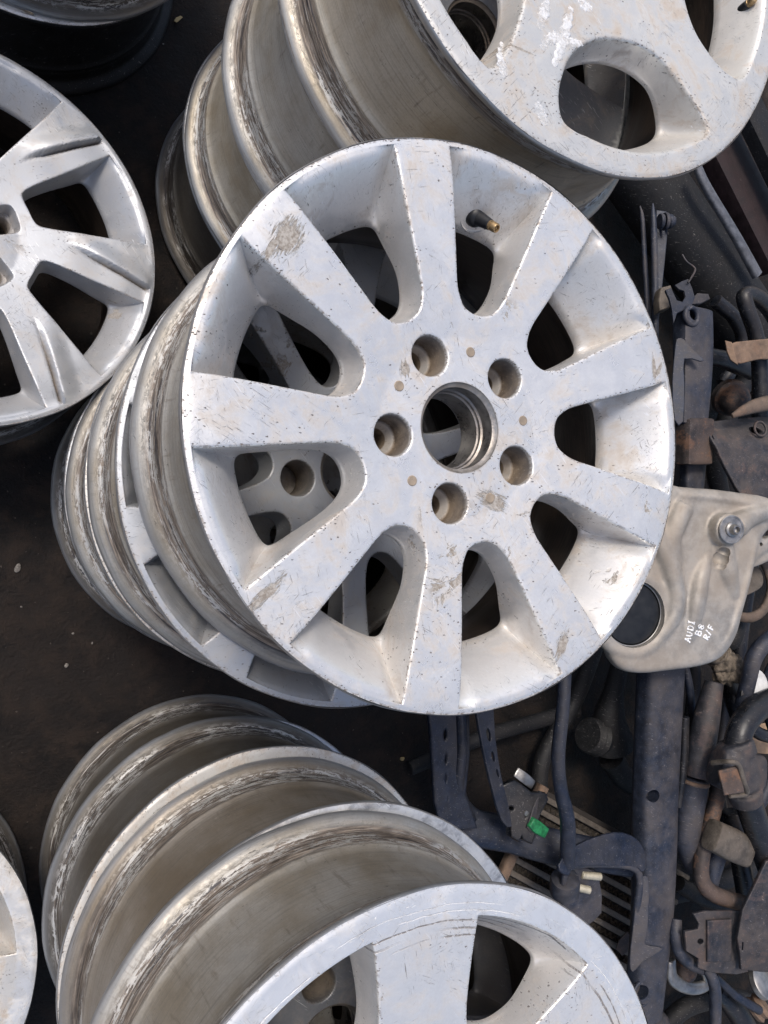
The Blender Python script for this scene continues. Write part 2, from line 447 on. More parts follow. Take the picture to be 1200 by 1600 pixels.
def mat_barrel(name, paint=(0.35, 0.34, 0.32), bk=1.1):
    """outside of the rim barrel: painted well, scraped bead seats, bright flanges; inside: brake dust plus painted interior shade"""
    s = NT(name)
    x, y, z = s.sep(s.obj)
    ang = s.ma('ARCTAN2', s.ma('MULTIPLY', y, -1.0), s.ma('MULTIPLY', x, -1.0))
    rad = s.vm('LENGTH', s.vec3(x, y, 0.0), None)
    ro1 = s.ma('MULTIPLY', s.rnd, 37.0)
    cyl = s.vec3(s.ma('ADD', s.ma('MULTIPLY', ang, 0.22), ro1), z, rad)
    big = s.noise(s.co, 12, 5, 0.6)
    mid = s.noise(s.co, 70, 5, 0.65)
    fine = s.noise(s.co, 480, 3, 0.6)
    st1 = s.noise(s.mapp(cyl, (0, 0, 0), (1, 30, 14)), 26, 6, 0.68)
    st2 = s.noise(s.mapp(cyl, (0, 0, 0), (1, 4.0, 3), (3, 1, 2)), 75, 7, 0.8, 0.6)
    st3 = s.noise(s.mapp(cyl, (0, 0, 0), (1, 60, 10), (9, 4, 1)), 11, 4, 0.6)
    sel_ = s.noise(s.mapp(cyl, (0, 0, 0), (1, 4, 2), (2, 7, 3)), 9, 4, 0.6)
    drip = s.noise(s.mapp(cyl, (0, 0, 0), (7, 1, 1), (5, 5, 5)), 22, 5, 0.65, 0.3)
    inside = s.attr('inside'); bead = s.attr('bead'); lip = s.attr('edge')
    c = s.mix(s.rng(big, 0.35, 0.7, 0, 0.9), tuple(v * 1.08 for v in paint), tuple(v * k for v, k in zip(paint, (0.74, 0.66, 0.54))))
    c = s.mix(s.rng(st3, 0.45, 0.75, 0, 0.55), c, tuple(v * 0.45 for v in paint))
    c = s.mix(s.ma('MULTIPLY', s.rng(drip, 0.55, 0.72), s.rng(sel_, 0.40, 0.6, 0, 0.55)), c, (0.13, 0.105, 0.08))
    c = s.mix(s.rng(fine, 0.3, 0.7, 0, 0.14), c, (0.10, 0.09, 0.08))
    spk = s.ma('MULTIPLY', s.rng(s.noise(s.mapp(cyl, (0, 0, 0), (1, 3, 2), (1, 3, 8)), 170, 5, 0.7, 0.3), 0.62, 0.65), s.rng(s.noise(s.mapp(cyl, (0, 0, 0), (1, 8, 3), (6, 2, 8)), 14, 4, 0.6), 0.50, 0.60))
    c = s.mix(s.ma('MULTIPLY', spk, 0.85), c, (0.055, 0.048, 0.045))
    lt = s.ma('MULTIPLY', s.rng(s.noise(s.mapp(cyl, (0, 0, 0), (1, 6, 2), (8, 1, 3)), 120, 4, 0.7), 0.68, 0.70), s.rng(sel_, 0.5, 0.6))
    c = s.mix(s.ma('MULTIPLY', lt, 0.6), c, (0.55, 0.52, 0.47))
    # bead seats: dark concentric grime, brown rubber film, peeled bright metal in places
    b = s.mix(s.rng(st1, 0.38, 0.64), tuple(v * bk for v in (0.085, 0.070, 0.060)), tuple(v * bk for v in (0.27, 0.225, 0.185)))
    b = s.mix(s.ma('MULTIPLY', s.rng(st3, 0.57, 0.61), s.rng(st1, 0.3, 0.6, 0.5, 1.0)), b, (0.030, 0.032, 0.044))
    b = s.mix(s.ma('MULTIPLY', s.rng(s.ma('ADD', st2, s.ma('MULTIPLY', s.ma('SUBTRACT', st1, 0.5), 0.5)), 0.50, 0.53), s.rng(sel_, 0.44, 0.54)), b, (0.50, 0.49, 0.47))
    b = s.mix(s.ma('MULTIPLY', s.rng(st3, 0.36, 0.33), 0.8), b, (0.46, 0.45, 0.44))
    bf = s.ma('MULTIPLY', bead, s.rng(s.ma('ADD', st2, s.ma('MULTIPLY', bead, 0.4)), 0.5, 0.62))
    c = s.mix(bf, c, b)
    # lips
    l = s.mix(s.rng(st1, 0.55, 0.68), (0.36, 0.37, 0.39), (0.12, 0.10, 0.09))
    c = s.mix(lip, c, l)
    # inside: brake-dust brown with the interior darkness painted in
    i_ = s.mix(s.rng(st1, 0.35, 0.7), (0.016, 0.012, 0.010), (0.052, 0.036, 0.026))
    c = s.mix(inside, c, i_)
    br = s.ma('MULTIPLY', bf, s.rng(st2, 0.50, 0.53))
    met = s.mixf(inside, s.mixf(bf, s.mixf(lip, 0.5, 0.8), s.mixf(br, 0.15, 0.7)), 0.15)
    met = s.ma('MULTIPLY', met, s.ma('SUBTRACT', 1.0, s.ma('MULTIPLY', spk, 0.8)))
    ro = s.mixf(inside, s.mixf(bf, s.rng(mid, 0.3, 0.7, 0.38, 0.55), 0.58), 0.45)
    h = s.ma('ADD', s.ma('MULTIPLY', s.ma('MULTIPLY', s.ma('ADD', st2, st1), bf), 0.8), s.ma('ADD', s.ma('MULTIPLY', st3, 0.25), s.ma('MULTIPLY', fine, 0.12)))
    h = s.ma('SUBTRACT', h, s.ma('MULTIPLY', spk, 0.4))
    s.bump(h, 0.0008, 0.8)
    return s.fin(c, ro, met)

def mat_steel(name, base, dust=(0.20, 0.165, 0.135), amt=0.45, rough=0.5, metal=0.25, rust=0.0, chips=0.4, scale=1.0, bump=0.0006, var=1.0):
    s = NT(name)
    big = s.noise(s.co, 13 * scale, 7, 0.68, 0.3)
    mid = s.noise(s.co, 60 * scale, 7, 0.75)
    fine = s.noise(s.co, 330, 4, 0.6)
    c = s.mix(s.rng(mid, 0.35, 0.65, 0, 0.8), tuple(v * (1 - .3 * var) for v in base), tuple(v * (1 + .7 * var) for v in base))
    geo = s.n('ShaderNodeNewGeometry')
    up = s.rng(s.sep(geo.outputs['Normal'])[2], -0.1, 0.9)          # settled dust lies on what faces up
    d = s.ma('MULTIPLY', s.rng(big, 0.30, 0.68), s.ma('MULTIPLY', up, amt))
    d = s.ma('ADD', d, s.ma('MULTIPLY', s.rng(mid, 0.55, 0.7), amt * 0.35), clamp=True)
    c = s.mix(d, c, dust)
    ch = s.ma('MULTIPLY', s.rng(s.noise(s.co, 120, 4, 0.7, 0.5), 0.66, 0.69), chips, clamp=True)
    c = s.mix(ch, c, (0.34, 0.31, 0.29))
    sm = s.mapp(s.mapp(s.co, (0.4, 0.7, 0.5)), (0, 0, 0), (1, 14, 14))
    sc_ = s.ma('MULTIPLY', s.rng(s.noise(sm, 40, 4, 0.65, 0.3), 0.63, 0.66), chips, clamp=True)
    c = s.mix(sc_, c, (0.30, 0.28, 0.27))
    if rust:
        rf = s.ma('MULTIPLY', s.rng(s.noise(s.co, 30 * scale, 7, 0.72), 0.50, 0.60), rust, clamp=True)
        c = s.mix(rf, c, s.mix(mid, (0.10, 0.045, 0.022), (0.30, 0.15, 0.08)))
        d = s.ma('MAXIMUM', d, rf)
    ro = s.mixf(d, s.rng(mid, 0.3, 0.7, rough - 0.08, rough + 0.1), 0.85)
    met = s.mixf(d, metal, 0.0)
    s.bump(s.ma('ADD', s.ma('MULTIPLY', mid, 0.8), s.ma('MULTIPLY', fine, 0.5)), bump, 0.6)
    return s.fin(c, ro, met)

def mat_plain(name, base, rough=0.5, metal=0.0, var=0.25, scale=60, bump=0.0003):
    s = NT(name)
    a = s.noise(s.co, scale, 5, 0.65); f = s.noise(s.co, 400, 3, 0.6)
    c = s.mix(s.rng(a, 0.3, 0.7), tuple(v * (1 - var) for v in base), tuple(min(v * (1 + var), 1) for v in base))
    s.bump(s.ma('ADD', a, s.ma('MULTIPLY', f, 0.4)), bump, 0.5)
    return s.fin(c, s.rng(a, 0.3, 0.7, rough - 0.06, rough + 0.08), metal)

def mat_chalk(name='rubbed_chalk', lo=0.55, hi=0.95, top=0.75):
    s = NT(name)
    a = s.noise(s.co, 240, 5, 0.75); b = s.noise(s.co, 60, 3, 0.6)
    s.put(s.b.inputs['Alpha'], s.rng(s.ma('ADD', s.ma('MULTIPLY', a, 0.6), s.ma('MULTIPLY', b, 0.9)), lo, hi, 0.0, top))
    return s.fin((0.9, 0.9, 0.9), 0.9, 0.0)

def mat_ground():
    s = NT('oily_ground')
    big = s.noise(s.obj, 3.0, 6, 0.65); mid = s.noise(s.obj, 22, 7, 0.7); fine = s.noise(s.obj, 190, 5, 0.7)
    c = s.mix(s.rng(big, 0.35, 0.65), (0.004, 0.0038, 0.0045), (0.017, 0.013, 0.0115))
    c = s.mix(s.rng(mid, 0.42, 0.66, 0, 0.8), c, (0.030, 0.022, 0.018))
    c = s.mix(s.ma('MULTIPLY', s.rng(s.noise(s.obj, 8, 7, 0.75, 0.5), 0.54, 0.62), 0.6), c, (0.004, 0.004, 0.005))
    c = s.mix(s.rng(fine, 0.6, 0.75, 0, 0.5), c, (0.05, 0.042, 0.038))
    v = s.voro(s.obj, 55)
    g = s.ma('MULTIPLY', s.ma('LESS_THAN', s.sep(v.outputs['Color'])[0], 0.035), s.rng(v.outputs['Distance'], 0.14, 0.08))
    c = s.mix(s.ma('MULTIPLY', g, 0.35), c, (0.10, 0.09, 0.08))
    # unseen outer ground, made pale to throw warm light back on the wheels
    dist = s.vm('LENGTH', s.vm('ADD', s.obj, s.vec3(-0.5, 0.0, 0.0)), None)
    far = s.rng(s.ma('ADD', dist, s.ma('MULTIPLY', s.ma('SUBTRACT', big, 0.5), 1.2)), 1.5, 2.4)
    soil = s.mix(s.rng(mid, 0.3, 0.7), (0.28, 0.215, 0.155), (0.40, 0.31, 0.23))
    c = s.mix(far, c, soil)
    s.bump(s.ma('ADD', s.ma('MULTIPLY', mid, 1.0), s.ma('MULTIPLY', fine, 0.6)), 0.006, 0.9)
    return s.fin(c, s.rng(mid, 0.3, 0.7, 0.6, 0.9), 0.0, spec=0.22)

SCUFF9 = ((-0.1470, 0.1210, 60, .016, .012), (-0.1590, 0.1110, 60, .012, .004), (0.0300, -0.0560, -20, .015, .008), (-0.0490, 0.0410, 100, .007, .005),
          (0.0890, -0.1720, 62, .015, .005), (0.1930, 0.0640, 95, .012, .0025), (0.1980, 0.0610, 55, .009, .0025), (-0.1620, -0.1240, 42, .018, .005), (-0.0960, 0.0440, 118, .009, .004))
SCUFF5 = ((-0.0880, -0.1430, -3, .020, .0011), (-0.020, -0.165, 20, .010, .003))
M_ground = mat_ground()
M_silver = mat_wheel('silver_paint_scratched', scuffs=SCUFF9)
M_silver_p = mat_wheel('silver_paint_plain')
M_silver_b = mat_wheel('silver_paint_dull', base=(0.50, 0.52, 0.55), dirt=0.35, metal=0.55, rough=0.42, wear=0.8)
M_silver_c = mat_wheel('silver_paint_dusty', scuffs=SCUFF5, base=(0.70, 0.68, 0.64), dirt=1.0, metal=0.48, rough=0.42)
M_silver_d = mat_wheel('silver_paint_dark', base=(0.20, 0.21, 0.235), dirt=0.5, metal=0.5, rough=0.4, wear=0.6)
M_machined = mat_wheel('machined_aluminium', base=(0.84, 0.825, 0.80), dirt=0.6, metal=0.52, rough=0.33, grooves=((0.2005, .0007), (0.1945, .0011), (0.2075, .0006), (0.1890, .0008), (0.2125, .0004)))
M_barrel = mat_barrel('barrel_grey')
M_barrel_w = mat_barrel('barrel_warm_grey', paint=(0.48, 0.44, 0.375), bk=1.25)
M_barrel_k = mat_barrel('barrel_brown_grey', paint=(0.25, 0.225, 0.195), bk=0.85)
M_barrel_d = mat_barrel('barrel_dark', paint=(0.12, 0.112, 0.102), bk=0.55)  # dark barrel tone, with the shade low in the stacks put into it
M_bore = mat_steel('bore_metal', (0.30, 0.28, 0.26), dust=(0.28, 0.21, 0.15), amt=0.7, rough=0.3, metal=0.85)
M_rubber = mat_plain('black_rubber', (0.012, 0.013, 0.015), 0.42)
M_brass = mat_plain('dusty_brass', (0.42, 0.29, 0.15), 0.4, 0.75)
M_mark = mat_plain('brown_dirt', (0.30, 0.24, 0.18), 0.8)
M_navy = mat_steel('navy_steel', (0.012, 0.018, 0.035), dust=(0.062, 0.056, 0.056), amt=0.5, rough=0.42)
M_navy2 = mat_steel('grey_blue_steel', (0.021, 0.028, 0.046), dust=(0.115, 0.096, 0.086), amt=0.62, rough=0.48)
M_black = mat_steel('black_gloss_steel', (0.007, 0.009, 0.013), dust=(0.06, 0.048, 0.042), amt=0.4, rough=0.28, metal=0.1)
M_dim = mat_steel('black_steel_and_shade', (0.006, 0.0065, 0.008), dust=(0.015, 0.012, 0.011), amt=0.6, rough=0.6, metal=0.0)  # near-black steel; also paints deep shade onto one wheel barrel
M_rusty = mat_steel('rusty_steel', (0.04, 0.035, 0.036), dust=(0.15, 0.10, 0.075), amt=0.7, rust=0.5, rough=0.6)
M_brown = mat_steel('brown_steel', (0.030, 0.033, 0.042), dust=(0.098, 0.078, 0.068), amt=0.75, rust=0.15, rough=0.5, metal=0.4)
M_tan = mat_steel('tan_dust_steel', (0.11, 0.075, 0.055), dust=(0.29, 0.19, 0.125), amt=0.9, rust=0.2, rough=0.8, metal=0.0)
M_loop = mat_steel('dusty_brown_steel', (0.07, 0.055, 0.045), dust=(0.19, 0.135, 0.10), amt=0.8, rust=0.2, rough=0.7)
M_alu = mat_steel('cast_aluminium', (0.39, 0.365, 0.33), dust=(0.31, 0.25, 0.195), amt=0.65, var=0.55, rough=0.44, metal=0.55, chips=0.15, bump=0.0003, scale=0.45)
M_zinc = mat_plain('zinc', (0.34, 0.33, 0.32), 0.42, 0.8)
M_stud = mat_plain('cream_zinc_stud', (0.50, 0.46, 0.36), 0.5, 0.3)
M_green = mat_plain('green_plastic', (0.02, 0.19, 0.07), 0.5, 0.0, 0.45, 150)
M_maroon = mat_steel('maroon_paint', (0.018, 0.008, 0.009), dust=(0.03, 0.022, 0.020), amt=0.4, rough=0.6, metal=0.0, chips=0.1)
M_fin = mat_steel('dirty_fins', (0.11, 0.095, 0.08), dust=(0.14, 0.112, 0.088), amt=0.7, rough=0.6, metal=0.4)
M_finbk = mat_plain('fin_core', (0.03, 0.025, 0.022), 0.9)
M_greyrod = mat_steel('pale_grey_rod', (0.12, 0.125, 0.14), dust=(0.17, 0.16, 0.16), amt=0.3, rough=0.45, metal=0.3, chips=0.1)
M_rag = mat_plain('muddy_fibre', (0.13, 0.105, 0.08), 0.95, 0.0, 0.6, 90, 0.003)
M_white = mat_plain('white_plastic', (0.62, 0.62, 0.62), 0.5, 0.0, 0.15)
M_card = mat_plain('cardboard', (0.36, 0.24, 0.15), 0.9)
M_ink = mat_chalk('marker', 0.50, 0.66, 0.92)
M_chalk = mat_chalk()
M_leaf = mat_plain('dry_leaf', (0.36, 0.27, 0.13), 0.8)
M_stone = mat_plain('pale_stone', (0.17, 0.155, 0.14), 0.95, 0, .6, 500)
M_grit = mat_plain('dark_grit', (0.06, 0.048, 0.042), 0.9, 0, .9, 300)

# ------------------------------------------------------------------ wheel builder
def resample(L, n):
    L = [np.array(p, float) for p in L]
    d = [0.0]
    for a, b in zip(L, L[1:]): d.append(d[-1] + np.linalg.norm(b - a))
    T = np.linspace(0, d[-1], n + 1); out = []
    j = 0
    for t in T:
        while j < len(d) - 2 and d[j + 1] < t: j += 1
        u = (t - d[j]) / max(d[j + 1] - d[j], 1e-9)
        out.append(L[j] * (1 - u) + L[j + 1] * u)
    return out

def pol(a, r): return np.array([r * math.cos(a), r * math.sin(a)])

def closed_from_sections(secs, counts):
    out = []
    for s_, c in zip(secs, counts): out += resample(s_, c)[:-1]
    return np.array(out)

def sstep(x, a, b):
    t = np.clip((x - a) / (b - a), 0, 1); return t * t * (3 - 2 * t)

def make_face(name, par, mat, parent):
    n = par['n']; NH = par.get('nh', 180); nb = NH // n; nl = NH // 5
    r_hub, r_out, r_bore = par['r_hub'], par['r_out'], 0.0355
    ns, nt_ = 26, par.get('ntop', 24)
    half = math.pi / n
    zf = par['zf']; dp = par['depth']
    verts, faces, edge, grime, polish, dust = [], [], [], [], [], []
    def add_rows(rows, closed=True):
        base = len(verts); W = len(rows[0][0])
        for (xy, z, e, g) in rows:
            for k in range(W):
                verts.append((xy[k][0], xy[k][1], z[k])); edge.append(e[k]); grime.append(max(g[k], 0)); dust.append(max(-g[k], 0))
                polish.append(par['polish'](math.hypot(*xy[k])) if 'polish' in par and z[k] > -0.006 else 0.0)
        for i in range(len(rows) - 1):
            for k in range(W if closed else W - 1):
                j = (k + 1) % W
                a = base + i * W
                faces.append((a + k, a + j, a + W + j, a + W + k))
    def rot(A, t):
        c, s_ = math.cos(t), math.sin(t)
        return A @ np.array([[c, s_], [-s_, c]])
    # pocket outline: control points (deg, r), clockwise from the outer left corner to the outer right one
    ctl = [Vector((*pol(R(a), r), 0)) for a, r in par['pocket']]       # from +angle side in to tip and out on the -angle side? see order below
    dense = [np.array(v[:2]) for v in catmull(ctl, 14)]
    i0, i1 = par['split'][0] * 14, par['split'][1] * 14
    rt = par['rtop']
    aA, aB = R(par['pocket'][0][0]), R(par['pocket'][-1][0])
    left = dense[:i0 + 1]; bot = dense[i0:i1 + 1]; right = dense[i1:]
    top = [pol(aB + (aA - aB) * t, par['pocket'][-1][1] + (par['pocket'][0][1] - par['pocket'][-1][1]) * t + par.get('bulge', 0) * math.sin(math.pi * t)) for t in np.linspace(0, 1, 30)]
    # left = side with smaller angle going inward, bottom to larger angle, right outward, top back
    counts = (ns, nb, ns, nt_)
    Pc = closed_from_sections((left, bot, right, top), counts)
    if par.get('round_p'):
        for _ in range(par['round_p']):
            Pc = 0.5 * Pc + 0.25 * (np.roll(Pc, 1, 0) + np.roll(Pc, -1, 0))
    Fs = ([pol(-half, r_out), pol(-half, r_hub)],
          [pol(-half + 2 * half * t, r_hub) for t in np.linspace(0, 1, 41)],
          [pol(half, r_hub), pol(half, r_out)],
          [pol(half - 2 * half * t, r_out) for t in np.linspace(0, 1, 41)])
    Fc = []
    for k, (s_, c) in enumerate(zip(Fs, counts)):
        if k == 1: Fc += [pol(-half + 2 * half * i / nb, r_hub) for i in range(nb)]
        elif k == 3: Fc += [pol(half - 2 * half * i / nt_, r_out) for i in range(nt_)]
        else: Fc += resample(s_, c)[:-1]
    Fc = np.array(Fc)
    W = len(Pc)
    wout = np.zeros(W); k0 = ns + nb + ns
    for i in range(nt_):
        t = i / nt_; wout[k0 + i] = min(1, min(t, 1 - t) * 7)
    wout *= par.get('soft_top', 1.0)
    # hole outline
    ang = np.arctan2(Pc[:, 1], Pc[:, 0]); rad = np.hypot(Pc[:, 0], Pc[:, 1])
    rmin, rmax = rad.min(), rad.max()
    h0, h1 = par['hole_r']; ac = par.get('acen', 0.0)
    hr = h0 + (rad - rmin) / (rmax - rmin) * (h1 - h0)
    ins = par.get('inset', 0.0025)
    ha = ac + (ang - ac) * np.clip(1 - ins / (np.abs(ang - ac) * rad + 1e-4), 0.2, 1)
    Hc = np.stack([hr * np.cos(ha), hr * np.sin(ha)], 1)
    for _ in range(par.get('round_h', 12)):
        Hc = 0.5 * Hc + 0.25 * (np.roll(Hc, 1, 0) + np.roll(Hc, -1, 0))
    zo = lambda xy: zf(np.hypot(xy[:, 0], xy[:, 1]), np.arctan2(xy[:, 1], xy[:, 0]) + par['phase'])
    zH = zo(Hc) * 0.5 - (dp[0] + (dp[1] - dp[0]) * sstep(np.hypot(Hc[:, 0], Hc[:, 1]), h0 + 0.35 * (h1 - h0), h1))
    zeros = np.zeros(W)
    D = Fc - Pc; L = np.maximum(np.linalg.norm(D, axis=1), 1e-5)
    rows = []
    bev = par.get('bevel', 0.0013)
    for a, dz, ee in ((0, 1.0, 1.0), (0.35, 0.42, 1.0), (0.8, 0.1, 0.75), (1.6, 0.0, 0.45), (3.2, 0, 0.1)):
        f_ = np.clip(a * bev / L, 0, 0.12 + 0.1 * a)[:, None]
        xy = Pc + D * f_
        z = zo(xy) - dz * bev * (1 - wout)
        rows.append((xy, z, ee * (1 - wout * 0.9), zeros))
    f0 = np.clip(3.2 * bev / L, 0, 0.44)[:, None]
    for t in np.linspace(0, 1, par.get('rows', 11))[1:]:
        f_ = f0 + (1 - f0) * t
        xy = Pc + D * f_
        rr = np.hypot(xy[:, 0], xy[:, 1])
        ee = sstep(rr, r_out - 0.0035, r_out) * 0.95
        rows.append((xy, zo(xy), ee, zeros))
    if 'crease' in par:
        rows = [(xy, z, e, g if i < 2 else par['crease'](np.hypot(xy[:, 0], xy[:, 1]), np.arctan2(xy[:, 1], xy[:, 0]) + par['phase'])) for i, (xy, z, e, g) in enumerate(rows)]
    face_rows = rows
    # walls
    wrows = []
    zP = rows[0][1]
    q0 = par.get('fillet', 0.10)
    for q in (0, 0.04, 0.09, 0.15, 0.22, 0.3, 0.4, 0.52, 0.66, 0.8, 0.92, 1.0):
        xy = Pc * (1 - q) + Hc * q
        gs = 1 - (1 - q) ** 1.35
        go = max(0.0, (q - q0) / (1 - q0)) ** 1.22
        g = gs * (1 - wout) + go * wout
        z = zP + (zH - zP) * g
        wrows.append((xy, z, zeros + (0.9 if q == 0 else 0.25 if q < 0.05 else 0) * (1 - wout) + (0.35 if q > 0.95 else 0), -par.get('wall_dust_bounce', 0.28) * (zeros + float(sstep(np.array([q]), .02, .30)[0]) * (1 - 0.5 * float(sstep(np.array([q]), .5, 1.)[0])))))  # brown on pocket walls: dust, with warm ground reflection painted in
    # under side
    n_in = max(r_out - 0.043, h1 + 0.004)
    Fb = Fc.copy(); rb = np.hypot(Fb[:, 0], Fb[:, 1]); sc = np.minimum(rb, n_in) / rb; Fb *= sc[:, None]
    zb = zo(Fb) - dp[0] - 0.006; rbb = np.hypot(Fb[:, 0], Fb[:, 1])
    zb = zb + (-dp[1] - 0.006 - zb) * sstep(rbb, r_hub + 0.02, n_in)
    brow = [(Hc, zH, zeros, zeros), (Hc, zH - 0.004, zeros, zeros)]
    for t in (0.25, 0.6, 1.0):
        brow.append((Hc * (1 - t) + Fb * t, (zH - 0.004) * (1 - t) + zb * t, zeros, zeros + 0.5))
    for s_ in range(n):
        a = par['phase'] + 2 * math.pi * s_ / n
        for R_ in (face_rows, wrows, brow):
            add_rows([(rot(xy, a), z, e, g) for xy, z, e, g in R_])
    # hub: five bolt sectors
    rl, hole_r = par.get('lug_r', 0.060), par.get('lug_hole', 0.0155)
    hf = math.pi / 5; ns2 = 20
    aa = par.get('lug_phase', 0.0)
    # hub circle vertices must coincide with those of the sectors
    step = 2 * math.pi / NH
    kk = round((aa - par['phase'] + half) / step + 0.5 * 0)          # snap
    aa = par['phase'] - half + kk * step
    C0 = np.array([rl, 0.0])
    def carc(a0, a1, c, r): return [C0 + r * np.array([math.cos(a0 + (a1 - a0) * i / c), math.sin(a0 + (a1 - a0) * i / c)]) for i in range(c)]
    qs = [(-135, -225, 'b'), (-225, -315, 's'), (-315, -405, 't'), (-405, -495, 's')]
    nbore = nl
    Fh = [pol(-hf + 2 * hf * i / nbore, r_bore) for i in range(nbore)]
    Fh += [pol(hf, r_bore + (r_hub - r_bore) * i / ns2) for i in range(ns2)]
    Fh += [pol(hf - 2 * hf * i / nl, r_hub) for i in range(nl)]
    Fh += [pol(-hf, r_hub - (r_hub - r_bore) * i / ns2) for i in range(ns2)]
    Fh = np.array(Fh)
    cnts = (nbore, ns2, nl, ns2)
    def ring(r):
        if par.get('lug_sq') and r > 0.013:
            o = ring0(r) - C0; an = np.arctan2(o[:, 1], o[:, 0]) + R(8)
            k_ = (np.abs(np.cos(an)) ** 4.5 + np.abs(np.sin(an)) ** 4.5) ** (-1 / 4.5)
            return C0 + o * k_[:, None] * 0.97
        return ring0(r)
    def ring0(r):
        o = []
        for (a0, a1, _), c in zip(qs, cnts): o += carc(R(a0), R(a1), c, r)
        return np.array(o)
    Ph = ring(hole_r); Wh = len(Ph); zr = np.zeros(Wh)
    zc = float(zf(np.array([rl]), np.array([0.0]))[0])
    hrows = []
    Dh = Fh - Ph; Lh = np.linalg.norm(Dh, axis=1)
    for a, dz, ee in ((0, 1.0, 1.0), (0.0004, 0.4, 0.9), (0.001, 0.08, 0.6), (0.002, 0.0, 0.2)):
        xy = Ph + Dh * (a / Lh)[:, None]; rr = np.hypot(xy[:, 0], xy[:, 1])
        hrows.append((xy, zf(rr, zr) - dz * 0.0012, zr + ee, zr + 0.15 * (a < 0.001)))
    for t in np.linspace(0, 1, 9)[1:]:
        f_ = (0.002 / Lh)[:, None]; f_ = f_ + (1 - f_) * t
        xy = Ph + Dh * f_; rr = np.hypot(xy[:, 0], xy[:, 1])
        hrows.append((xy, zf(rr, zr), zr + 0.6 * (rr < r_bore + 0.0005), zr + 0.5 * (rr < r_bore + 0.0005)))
    lrows = []
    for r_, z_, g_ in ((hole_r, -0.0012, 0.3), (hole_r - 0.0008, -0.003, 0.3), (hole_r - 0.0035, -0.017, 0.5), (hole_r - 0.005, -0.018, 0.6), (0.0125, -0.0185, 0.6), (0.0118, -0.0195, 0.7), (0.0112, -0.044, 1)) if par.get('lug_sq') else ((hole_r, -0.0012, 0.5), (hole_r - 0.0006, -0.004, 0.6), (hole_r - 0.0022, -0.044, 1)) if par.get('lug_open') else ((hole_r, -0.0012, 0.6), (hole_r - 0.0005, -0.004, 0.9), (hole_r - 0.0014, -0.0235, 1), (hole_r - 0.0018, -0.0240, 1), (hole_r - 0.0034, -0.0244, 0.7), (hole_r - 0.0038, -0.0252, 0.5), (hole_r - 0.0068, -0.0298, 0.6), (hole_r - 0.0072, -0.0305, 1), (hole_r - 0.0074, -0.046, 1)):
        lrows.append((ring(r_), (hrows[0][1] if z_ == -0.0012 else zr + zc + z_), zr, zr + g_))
    for s_ in range(5):
        a = aa + 2 * math.pi * s_ / 5
        for R_ in (hrows, lrows):
            add_rows([(rot(xy, a), z, e, g) for xy, z, e, g in R_])
    o = mesh_np(name, verts, faces, mat, parent, dict(edge=edge, grime=grime, polish=polish, dust=dust), sharp=58)
    return o, aa, zc

def barrel_profile(Rr, wdt, h1, z1):
    """(r, z, bead, edge, inside) round the section of the rim; scaled from a 0.2185 rim 0.19 wide"""
    k = Rr - 0.2185; e = wdt - 0.19
    prof = [
        (Rr + 0.0000, -0.0004, 0, 1, 0), (Rr + 0.0009, -0.0016, 0, 1, 0), (Rr + 0.0010, -0.0040, 0, 0.7, 0),
        (Rr - 0.0008, -0.0080, 0, 0.2, 0), (Rr - 0.0045, -0.0105, 0.2, 0, 0), (Rr - 0.0075, -0.0125, 1, 0, 0), (0.2050 + k, -0.0160, 1, 0, 0),
        (0.2035 + k, -0.0300, 1, 0, 0), (0.2048 + k, -0.0330, 0.5, 0, 0), (0.2035 + k, -0.0360, 0.2, 0, 0),
        (0.1960 + k, -0.0440, 0, 0, 0), (0.1915 + k, -0.0520, 0, 0, 0), (0.1890 + k, -0.0600, 0, 0, 0), (0.1885 + k, -0.0700, 0, 0, 0),
        (0.1890 + k, -0.0900, 0, 0, 0), (0.1905 + k, -0.1100 - e * .5, 0, 0, 0), (0.1935 + k, -0.1350 - e, 0, 0, 0), (0.1965 + k, -0.1480 - e, 0.0, 0, 0),
        (0.1990 + k, -0.1500 - e, 0.1, 0, 0), (0.2000 + k, -0.1520 - e, 0.4, 0, 0), (0.1990 + k, -0.1545 - e, 0.7, 0, 0), (0.2005 + k, -0.1600 - e, 1, 0, 0), (0.2025 + k, -0.1720 - e, 1, 0, 0),
        (0.2040 + k, -0.1755 - e, 1, 0, 0), (0.2065 + k, -0.1770 - e, 1, 0, 0), (0.2085 + k, -0.1776 - e, 0.35, 0, 0), (0.2120 + k, -0.1785 - e, 0.12, 0, 0), (Rr - 0.0035, -0.1805 - e, 0.0, 0.15, 0),
        (Rr - 0.0010, -0.1830 - e, 0, 0.7, 0), (Rr + 0.0003, -0.1865 - e, 0, 1, 0), (Rr - 0.0006, -0.1890 - e, 0, 1, 0), (Rr - 0.0025, -0.1895 - e, 0, 0.8, 0),
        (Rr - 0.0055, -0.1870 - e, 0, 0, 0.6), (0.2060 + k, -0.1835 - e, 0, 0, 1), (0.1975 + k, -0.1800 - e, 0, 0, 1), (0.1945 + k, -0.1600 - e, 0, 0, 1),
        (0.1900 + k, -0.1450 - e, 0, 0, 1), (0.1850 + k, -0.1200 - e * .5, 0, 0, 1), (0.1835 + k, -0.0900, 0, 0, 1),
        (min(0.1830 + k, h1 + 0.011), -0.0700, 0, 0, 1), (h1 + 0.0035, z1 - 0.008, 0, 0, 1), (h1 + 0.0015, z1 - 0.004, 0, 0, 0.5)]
    return prof

